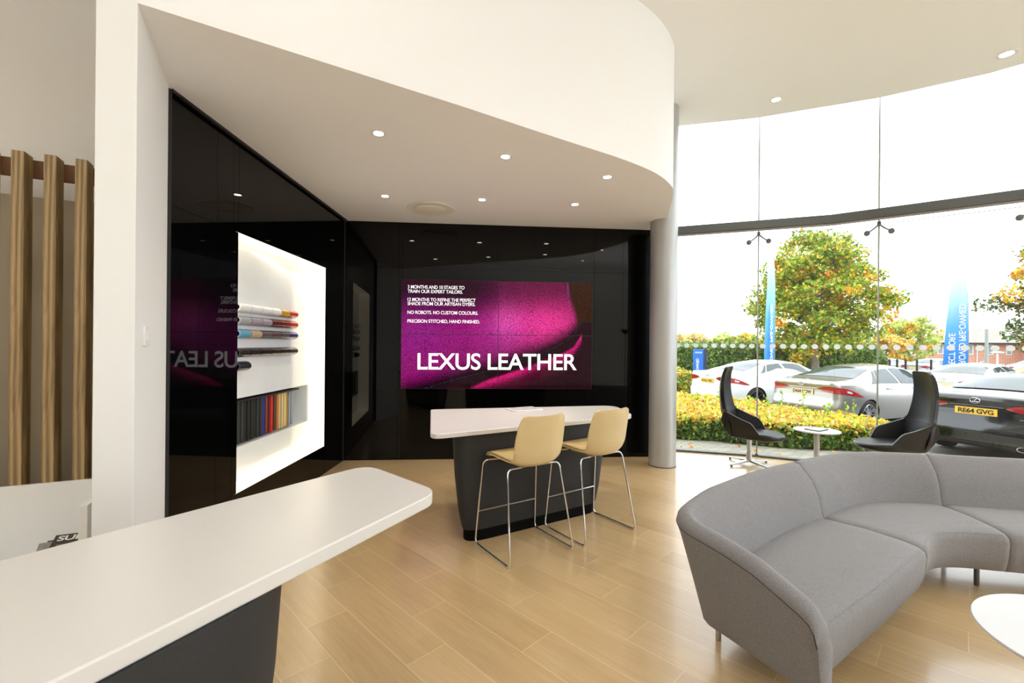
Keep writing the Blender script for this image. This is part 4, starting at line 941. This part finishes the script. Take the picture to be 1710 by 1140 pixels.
def make_car(label, paint, plate, ptxt, alloy='alloy', badges=(), group=None, detail=True):
    t = thing('car', label, 'car', group=group)
    xs = sorted(set([0, .015, .04, .08, .14, .2, .3, .4, .5]+[.5+.06*k for k in range(1, 66)]+[4.45, 4.52, 4.58, 4.62, 4.65, 4.67]+[c+d for c in WX for d in (-.37, -.369, -.36, -.34, .34, .36, .369, .37)]))
    xs = [x for x in xs if x <= 4.67]
    prof = []
    for x in xs:
        h = half(x); ring = [(sx(x, z), y, z) for y, z in h]+[(sx(x, z), -y, z) for y, z in h[-2::-1]]
        prof.append(ring)
    n = len(prof[0]); mb = MB(); mb.loft(prof, closed=False, cap=False)
    H = len(half(0)); 
    for r0 in (0, (len(prof)-1)*n):
        for j in range(H-1):
            a, b = r0+j, r0+j+1; c, d_ = r0+n-1-j, r0+n-2-j
            mb.f.append((a, b, d_, c) if b != d_ else (a, b, c))
    body = mb.obj('body', paint, t, ang=38)
    # dark underside and wheel wells
    MB().box(.35, 4.35, -.74, .74, .19, .52).obj('underbody', 'black_matt', t, smooth=False)
    MB().box(.10, .6, -.68, .68, .235, .42).obj('rear_diffuser', 'black_matt', t, smooth=False, bevel=.03)
    def patch(name, mt, us, js, s, off=.004, parent=t):
        R = [[S_(x, j, s, off) for j in js] for x in us]; return MB().loft(R, closed=False, cap=False).obj(name, mt, parent)
    # rear window, windscreen
    for nm, a, b in (('rear_window', .78, 1.50), ('windscreen', 2.90, 3.46)):
        R = []
        for k in range(9):
            x = a+(b-a)*k/8; h = half(x); rr = []
            for v in range(-8, 9):
                q = abs(v)/8*.93; j = 18+6*(1-q); p = S_(x, j, 1 if v >= 0 else -1, .007); rr.append((p[0], p[1], p[2]+.003))
            R.append(rr)
        MB().loft(R, closed=False, cap=False).obj(nm, 'carglass', t)
    for s in (-1, 1):
        for nm, (a0, a1), (b0, b1) in (('quarter_window', (1.10, 1.50), (1.30, 1.56)), ('rear_side_window', (1.33, 1.60), (2.12, 2.06)), ('front_side_window', (2.20, 2.14), (3.32, 2.78))):
            R = []
            for k in range(8):
                q = k/7; row = []
                for m_ in range(7):
                    g = m_/6; lo_ = a0+(b0-a0)*q; hi_ = a1+(b1-a1)*q; x = lo_+(hi_-lo_)*g; row.append(S_(x, 10.7+(17.4-10.7)*g, s, .006))
                R.append(row)
            MB().loft(R, closed=False, cap=False).obj(nm, 'carglass', t)
        # tail lamp wrapping from the boot lid round the wing
        st = [(.0, .36, .905, .885), (.0, .48, .94, .845), (.0, .60, .955, .825), (.0, .70, .955, .815), (.05, None, .950, .805), (.13, None, .940, .80), (.25, None, .925, .795), (.40, None, .885, .775), (.55, None, .83, .745), (.74, None, .745, .735)]
        R = []; R2 = []
        for x, y, zt, zb in st:
            row = []
            for z in np.linspace(zt, zb, 4):
                if y is not None: row.append((sx(0, z)-.012, s*min(y, .725), z))
                else:
                    h = half(x); yy = float(np.interp(z, [p[1] for p in h[:11]], [p[0] for p in h[:11]])); row.append((sx(x, z)-(.006 if x < .2 else 0), s*(yy+.009), z))
            R.append(row)
        lamp = MB().loft(R, closed=False, cap=False).obj('tail_lamp', 'tail_red', t)
        x0 = [[(p[0]-.003, p[1]+s*.003, p[2]) for p in row[1:3]] for row in R[6:8]]
        MB().loft(x0, closed=False, cap=False).obj('indicator', 'tail_clear', lamp)
        # door mirror, handles, exhaust
        MB().loft([[(3.02+a*.05*k, s*(.93+.09*b*k+.03), 1.0+c*.07*k) for a, b, c in [(math.cos(u), math.sin(u)*.3, math.sin(u)) for u in [PI*w_/6 for w_ in range(12)]]] for k in (.5, .9, 1, .8)]).obj('door_mirror', paint, t)
        MB().loft([[(2.95, s*(.86+.2*g), .96+.075*math.sin(u)) if False else (2.95+.10*q+.05*math.cos(u), s*(.90+.10*(1+math.cos(u+1))*.5+.06*g), 1.0+.062*math.sin(u)) for u in [PI*w_/5 for w_ in range(10)]] for q, g in ((0, .2), (.3, 1), (.7, 1), (1, .4))]).obj('mirror_housing', paint if paint != 'car_silver' else 'car_silver', t)
        for xh in (1.72, 2.72):
            MB().tube([(xh-.10, s*.905, .895), (xh-.05, s*.928, .90), (xh+.05, s*.93, .905), (xh+.10, s*.906, .91)], .014, 8).obj('door_handle', paint, t)
        MB().loft([[(x, s*.55+.075*k*math.cos(u), .285+.04*k*math.sin(u)) for u in [PI*w_/10 for w_ in range(20)]] for x, k in ((.25, .9), (.055, 1), (.055, .84), (.2, .8))], cap=False).obj('exhaust_tip', 'chrome', t)
        for c in WX:
            wm = Matrix.Translation((c, s*.79, .33)) @ Matrix.Rotation(PI/2*(-s), 4, 'X')
            MB().lathe([(.20, -.10), (.30, -.11), (.325, -.09), (.33, 0), (.325, .085), (.30, .11), (.245, .108), (.235, .09), (.20, .0)], 40, (0, 0), wm).obj('tyre', 'rubber', t)
            rm = MB().lathe([(.232, .02), (.240, .098), (.232, .104), (.222, .09), (.215, .03)], 40, (0, 0), wm).obj('wheel_rim', alloy, t)
            MB().lathe([(.001, .02), (.22, .02), (.22, .03), (.001, .03)], 24, (0, 0), wm).obj('brake_disc', 'black_matt', rm)
            sp_ = MB()
            for k in range(10):
                a = k*2*PI/10; w_ = .016+.012*(k % 2)
                q_ = lambda r, v, z: tuple(wm @ Vector((r*math.cos(a)-v*math.sin(a), r*math.sin(a)+v*math.cos(a), z)))
                sp_.loft([[q_(.04, -w_, .06), q_(.04, w_, .06), q_(.04, w_*.8, .085), q_(.04, -w_*.8, .085)], [q_(.232, -w_*.7, .075), q_(.232, w_*.7, .075), q_(.232, w_*.5, .098), q_(.232, -w_*.5, .098)]])
            sp_.lathe([(.001, .05), (.055, .05), (.05, .09), (.001, .092)], 20, (0, 0), wm)
            sp_.obj('spokes', alloy, rm, smooth=False)
    # number plate
    pm = Matrix.Translation((sx(0, .81)-.014, 0, .81)) @ Matrix.Rotation(-PI/2, 4, 'Z') @ Matrix.Rotation(PI/2, 4, 'X')
    pl = MB().box(-.262, .262, -.057, .057, 0, .008, pm).obj('number_plate', plate, t, smooth=False)
    if ptxt: text(ptxt, .44, .078, 'ink', pl, pm @ Matrix.Translation((-.22, -.039, .009)), 'plate_lettering', .03)
    # boot lid garnish, bumper crease, emblem
    MB().tube([(sx(0, .9)-.006, -.34, .895), (sx(0, .9)-.014, 0, .90), (sx(0, .9)-.006, .34, .895)], .012, 8).obj('boot_garnish', paint, t)
    em = Matrix.Translation((sx(0, .985)-.016, 0, .985)) @ Matrix.Rotation(-PI/2, 4, 'Z') @ Matrix.Rotation(PI/2, 4, 'X')
    e = MB().tube([em @ Vector((.062*math.cos(a), .043*math.sin(a), 0)) for a in [2*PI*k/28 for k in range(28)]], .006, 6, True)
    e.tube([em @ Vector(p) for p in ((.028, .034, 0), (-.012, -.014, 0), (.044, -.020, 0))], .0055, 6)
    e.tube([em @ Vector(p) for p in ((-.02, .0, 0), (-.035, -.018, 0), (-.012, -.022, 0))], .005, 6)
    e.obj('emblem', 'chrome', t)
    for sgn, w_, txt, y0 in badges:
        bm_ = Matrix.Translation((sx(0, .735)-.012, y0, .725)) @ Matrix.Rotation(-PI/2, 4, 'Z') @ Matrix.Rotation(PI/2, 4, 'X')
        text(txt, w_, .024, 'chrome', t, bm_ @ Matrix.Translation((-w_/2, 0, 0)), 'badge', .01, .004)
    return t
def park(c, x, y, deg): c.location = (x, y, GZ); c.rotation_euler = (0, 0, math.radians(deg))
park(make_car('white saloon car with yellow plate parked behind the yellow hedge', 'car_white', 'plate_y', 'RX61 FKF', 'alloy_dark', group='parked saloon cars'), 5.75, 13.43, 16)
park(make_car('silver saloon car parked between the white and the black cars', 'car_silver', 'plate_c', 'DA64 OOW', 'alloy', group='parked saloon cars'), 6.71, 10.52, 22)
park(make_car('black saloon car parked nearest the window at the right', 'car_black', 'plate_y', 'RE64 GVG', 'alloy', badges=((1, .20, 'LEXUS', .60), (1, .17, 'IS 250', -.60)), group='parked saloon cars'), 7.55, 7.40, 22.1)
c2 = make_car('white saloon car parked beyond the roof of the black car', 'car_white', 'plate_c', None, 'alloy', group='parked saloon cars'); park(c2, 12.75, 13.45, 26); c2.location.z = GZ-.06
far = make_car('pale grey car in the distant car park', 'car_grey', 'plate_y', None, group='cars in the distant car park')
park(far, 29.0, 34.0, 100); far.location.z = -.75
fb = make_car('blue grey car in the distant car park', 'car_blue', 'plate_c', None, group='cars in the distant car park'); park(fb, 33.2, 37.4, 95); fb.location.z = -.8
for i, (x, y, a, z, s_, lab) in enumerate([(26.4, 29.8, 20, -.55, far, 'pale grey car in the distant car park, side on behind the fence'), (36.9, 41.5, 110, -1.0, far, 'pale grey car in the distant car park, furthest right of the row'), (42.5, 47, 10, -1.3, c2, 'white car in the distant car park before the brick building'), (31.5, 28.0, 20, -.5, c2, 'white car at the right beyond the black car roof')]):
    c = copy_tree(s_, lab, (x, y, z), math.radians(a)); c['group'] = 'cars in the distant car park'
# ------------------------------------------------------------------ flags, signs, posts
def flag(label, x, y, rz, rows, w=.85, H=4.2):
    t = thing('feather_flag', label, 'flag', (x, y, GZ), rz, 'blue feather flags')
    edge_ = [(0, .35), (.0, 1.2), (.0, 2.6), (-.01, 3.8), (-.05, 4.6), (-.16, 5.15), (-.34, 5.48)]; sc_ = H/4.2
    pts = [(p[0], 0, p[1]*sc_) for p in edge_]
    MB().tube([(0, 0, 0)]+pts, [.016, .015, .014, .013, .012, .01, .008, .006], 8).obj('pole', 'pole', t)
    rows_ = []
    for i in range(41):
        q = i/40; z = (.42+(5.44-.42)*q)*sc_; ex = I(z/sc_, [p[1] for p in edge_], [p[0] for p in edge_]); z2 = .42+(5.44-.42)*q
        ww = I(z2, [.42, .9, 3.0, 4.4, 5.0, 5.44], [w*1.0, w*.98, w*.86, w*.70, w*.55, w*.22])
        rows_.append([(ex-ww*k/10, .05*math.sin(k*.9+z*1.1)*math.sin(PI*k/10+.2), z) for k in range(11)])
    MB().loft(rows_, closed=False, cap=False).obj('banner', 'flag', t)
    for s, L, hh, x0, z0 in rows:
        fm = frame((x0, .06, z0), (0, 0, 1), (-1, 0, 0))
        text(s, L, hh, 'white_ink', t, fm, 'lettering', .01, .004, mirror=False)
        fm = frame((x0, -.06, z0), (0, 0, 1), (-1, 0, 0)); fm = fm @ Matrix.Translation((0, hh, 0)) @ Matrix.Diagonal((1, -1, 1, 1)) @ Matrix.Translation((0, 0, 0))
        text(s, L, hh, 'white_ink', t, fm, 'lettering', .01, .004)
    MB().box(-.3, .3, -.03, .03, 0, .03).box(-.03, .03, -.3, .3, 0, .03).obj('foot', 'steel_dark', t, smooth=False)
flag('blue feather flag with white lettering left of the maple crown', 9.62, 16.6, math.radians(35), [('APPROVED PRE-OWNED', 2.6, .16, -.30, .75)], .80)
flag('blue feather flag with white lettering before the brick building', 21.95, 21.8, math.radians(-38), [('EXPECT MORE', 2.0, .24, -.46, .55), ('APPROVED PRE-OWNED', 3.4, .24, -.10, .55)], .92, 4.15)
t = thing('totem_sign', 'small blue totem sign beyond the white car near the column', 'sign', (7.10, 17.2, GZ), math.radians(-12))
MB().box(-.20, .14, -.10, .10, 0, 1.70).obj('sign_panel', 'blue_sign', t, bevel=.01)
MB().box(.14, .26, -.10, .10, 0, 1.70).obj('side_panel', 'sign_side', t, smooth=False)
text('LEXUS', .24, .06, 'white_ink', t, frame((-.16, -.104, 1.55), (1, 0, 0), (0, 0, 1)), 'lettering', .01, .003)
text('OWNED', .45, .10, 'white_ink', t, frame((-.02, -.104, .90), (0, 0, 1), (-1, 0, 0)), 'lettering', .01, .003)
for i, px in enumerate([(19.85, 23.4), (20.25, 23.4), (20.7, 23.4), (21.3, 23.4), (22.05, 23.4), (23.5, 23.2), (26.5, 22.4)]):
    tag(MB().lathe([(.05, 0), (.05, 1.18), (.03, 1.22), (.001, 1.22)], 12).xf(Matrix.Translation((px[0]+.15, px[1]+.6, GZ))).obj('fence_post', 'black_matt'), 'black round fence post at the edge of the distant car park', 'post', 'black posts before the distant car park')
t = thing('lamp_post', 'grey lamp post in front of the brick building', 'post', (31.2, 29.8, -.5))
MB().lathe([(.10, 0), (.09, 1.0), (.085, 3.35), (.001, 3.4)], 16).obj('pole', 'pole', t)
t = thing('lamp_post', 'short white topped lamp post right of the tall grey post', 'post', (42.3, 39.5, -1.2))
MB().lathe([(.07, 0), (.06, 2.35), (.001, 2.36)], 12).obj('pole', 'white_trim', t)
MB().lathe([(.08, 2.36), (.42, 2.40), (.42, 2.47), (.001, 2.55)], 16).obj('lamp_head', 'white_trim', t)
# fallen leaves on the paving
lf = []
for k in range(34):
    x = RNG.uniform(2.6, 6.8); y = I(x, [2.6, 4, 5.3, 6.8], [8.75, 8.35, 7.8, 7.75])+RNG.uniform(-.95, .06)
    C_ = np.array([[0, 0, 0.0]]); 
    o = leaves('fallen_leaf', C_, .07, pal(1, [(225, 140, 60), (235, 190, 80), (200, 120, 60)], [1, 1, 1])); o.location = (x, y, GZ+.035)
    tag(o, 'fallen autumn leaf on the paving before the low hedge', 'leaf', 'fallen leaves on the paving')

# ------------------------------------------------------------------ brick office building and grey shed
def building():
    t = thing('office_building', 'two storey red brick office building with grey hipped roof', 'building')
    ax = Vector((57.6, 64.0, 0)); dx = Vector((.60, -.28, 0)).normalized()*1; 
    # frontage runs from left corner to the right and towards the viewer
    ax = Vector((57.6, 62.8, 0)); bx = Vector((64.4, 58.6, 0)); u = (bx-ax).normalized(); n_ = Vector((-u.y, u.x, 0)); L = (bx-ax).length+3
    mm = Matrix(((u.x, n_.x, 0, ax.x), (u.y, n_.y, 0, ax.y), (0, 0, 1, 0), (0, 0, 0, 1)))
    z0, z1 = -1.9, 2.25
    MB().box(0, L, 0, 9, z0, z1).obj('wall', 'brick', t, smooth=False).matrix_local = mm
    MB().box(L-2.0, L+16, -3.2, 9, z0, z1+.15).obj('wing_wall', 'brick', t, smooth=False).matrix_local = mm
    rf = MB().add([tuple(mm @ Vector(p)) for p in ((-.8, -.8, z1), (L+2, -.8, z1), (L+2, 9.8, z1), (-.8, 9.8, z1), (6.0, 4.5, z1+2.1), (L+2, 4.5, z1+2.3))], [(0, 1, 5, 4), (2, 3, 4, 5), (3, 0, 4), (1, 2, 5), (3, 2, 1, 0)]).obj('roof', 'roof', t, smooth=False)
    MB().add([tuple(mm @ Vector(p)) for p in ((L-2.6, -3.4, z1+.1), (L+17, -3.4, z1+.1), (L+5.5, -3.4, z1+3.8), (L-2.6, 9, z1+.1), (L+17, 9, z1+.1), (L+5.5, 9, z1+3.8))], [(0, 1, 2), (3, 5, 4), (0, 2, 5, 3), (1, 4, 5, 2), (0, 3, 4, 1)]).obj('gable', 'roof', t, smooth=False)
    MB().box(-.85, L-2, -.85, -.75, z1-.12, z1+.06, mm).obj('gutter', 'black_matt', t, smooth=False)
    wins = [(1.0, .6, .75, 1.3)]+[(a, .55, .75, 1.3) for a in (2.4, 4.0, 5.9, 7.6)]+[(1.0, .6, -1.25, 1.2), (2.1, .6, -1.25, 1.2), (3.4, .6, -1.25, 1.2), (5.2, .6, -1.25, 1.1), (6.9, .6, -1.25, .8), (8.3, .7, -1.25, .8)]
    for s, w, z, h in wins:
        f = MB().box(s, s+w, -.06, .02, z, z+h, mm).obj('window', 'white_trim', t, smooth=False)
        MB().box(s+.09, s+w-.09, -.075, -.05, z+.09, z+h-.09, mm).obj('pane', 'window_far', f, smooth=False)
    for s, w, z, h in ((L-.9, .7, .5, 1.2), (L+2.6, 1.3, .6, 1.1), (L+2.6, 1.9, -1.6, 1.1), (L+.4, .6, -1.3, .8)):
        f = MB().box(s, s+w, -3.27, -3.18, z, z+h, mm).obj('window', 'white_trim', t, smooth=False)
        MB().box(s+.1, s+w-.1, -3.30, -3.26, z+.1, z+h-.1, mm).obj('pane', 'window_far', f, smooth=False)
    MB().tube([mm @ Vector((4.9, -.1, z0)), mm @ Vector((4.9, -.1, z1))], .06, 6).obj('downpipe', 'white_trim', t)
building()
t = thing('shed', 'low pale grey industrial shed left of the brick building', 'building')
MB().box(43, 57, 66, 74, -2.2, -.15).obj('wall', mat('pale_cladding', srgb(175, 185, 190), .6), t, smooth=False)
MB().box(42.7, 57.3, 65.7, 74.3, -.15, .1).obj('roof', 'roof', t, smooth=False)
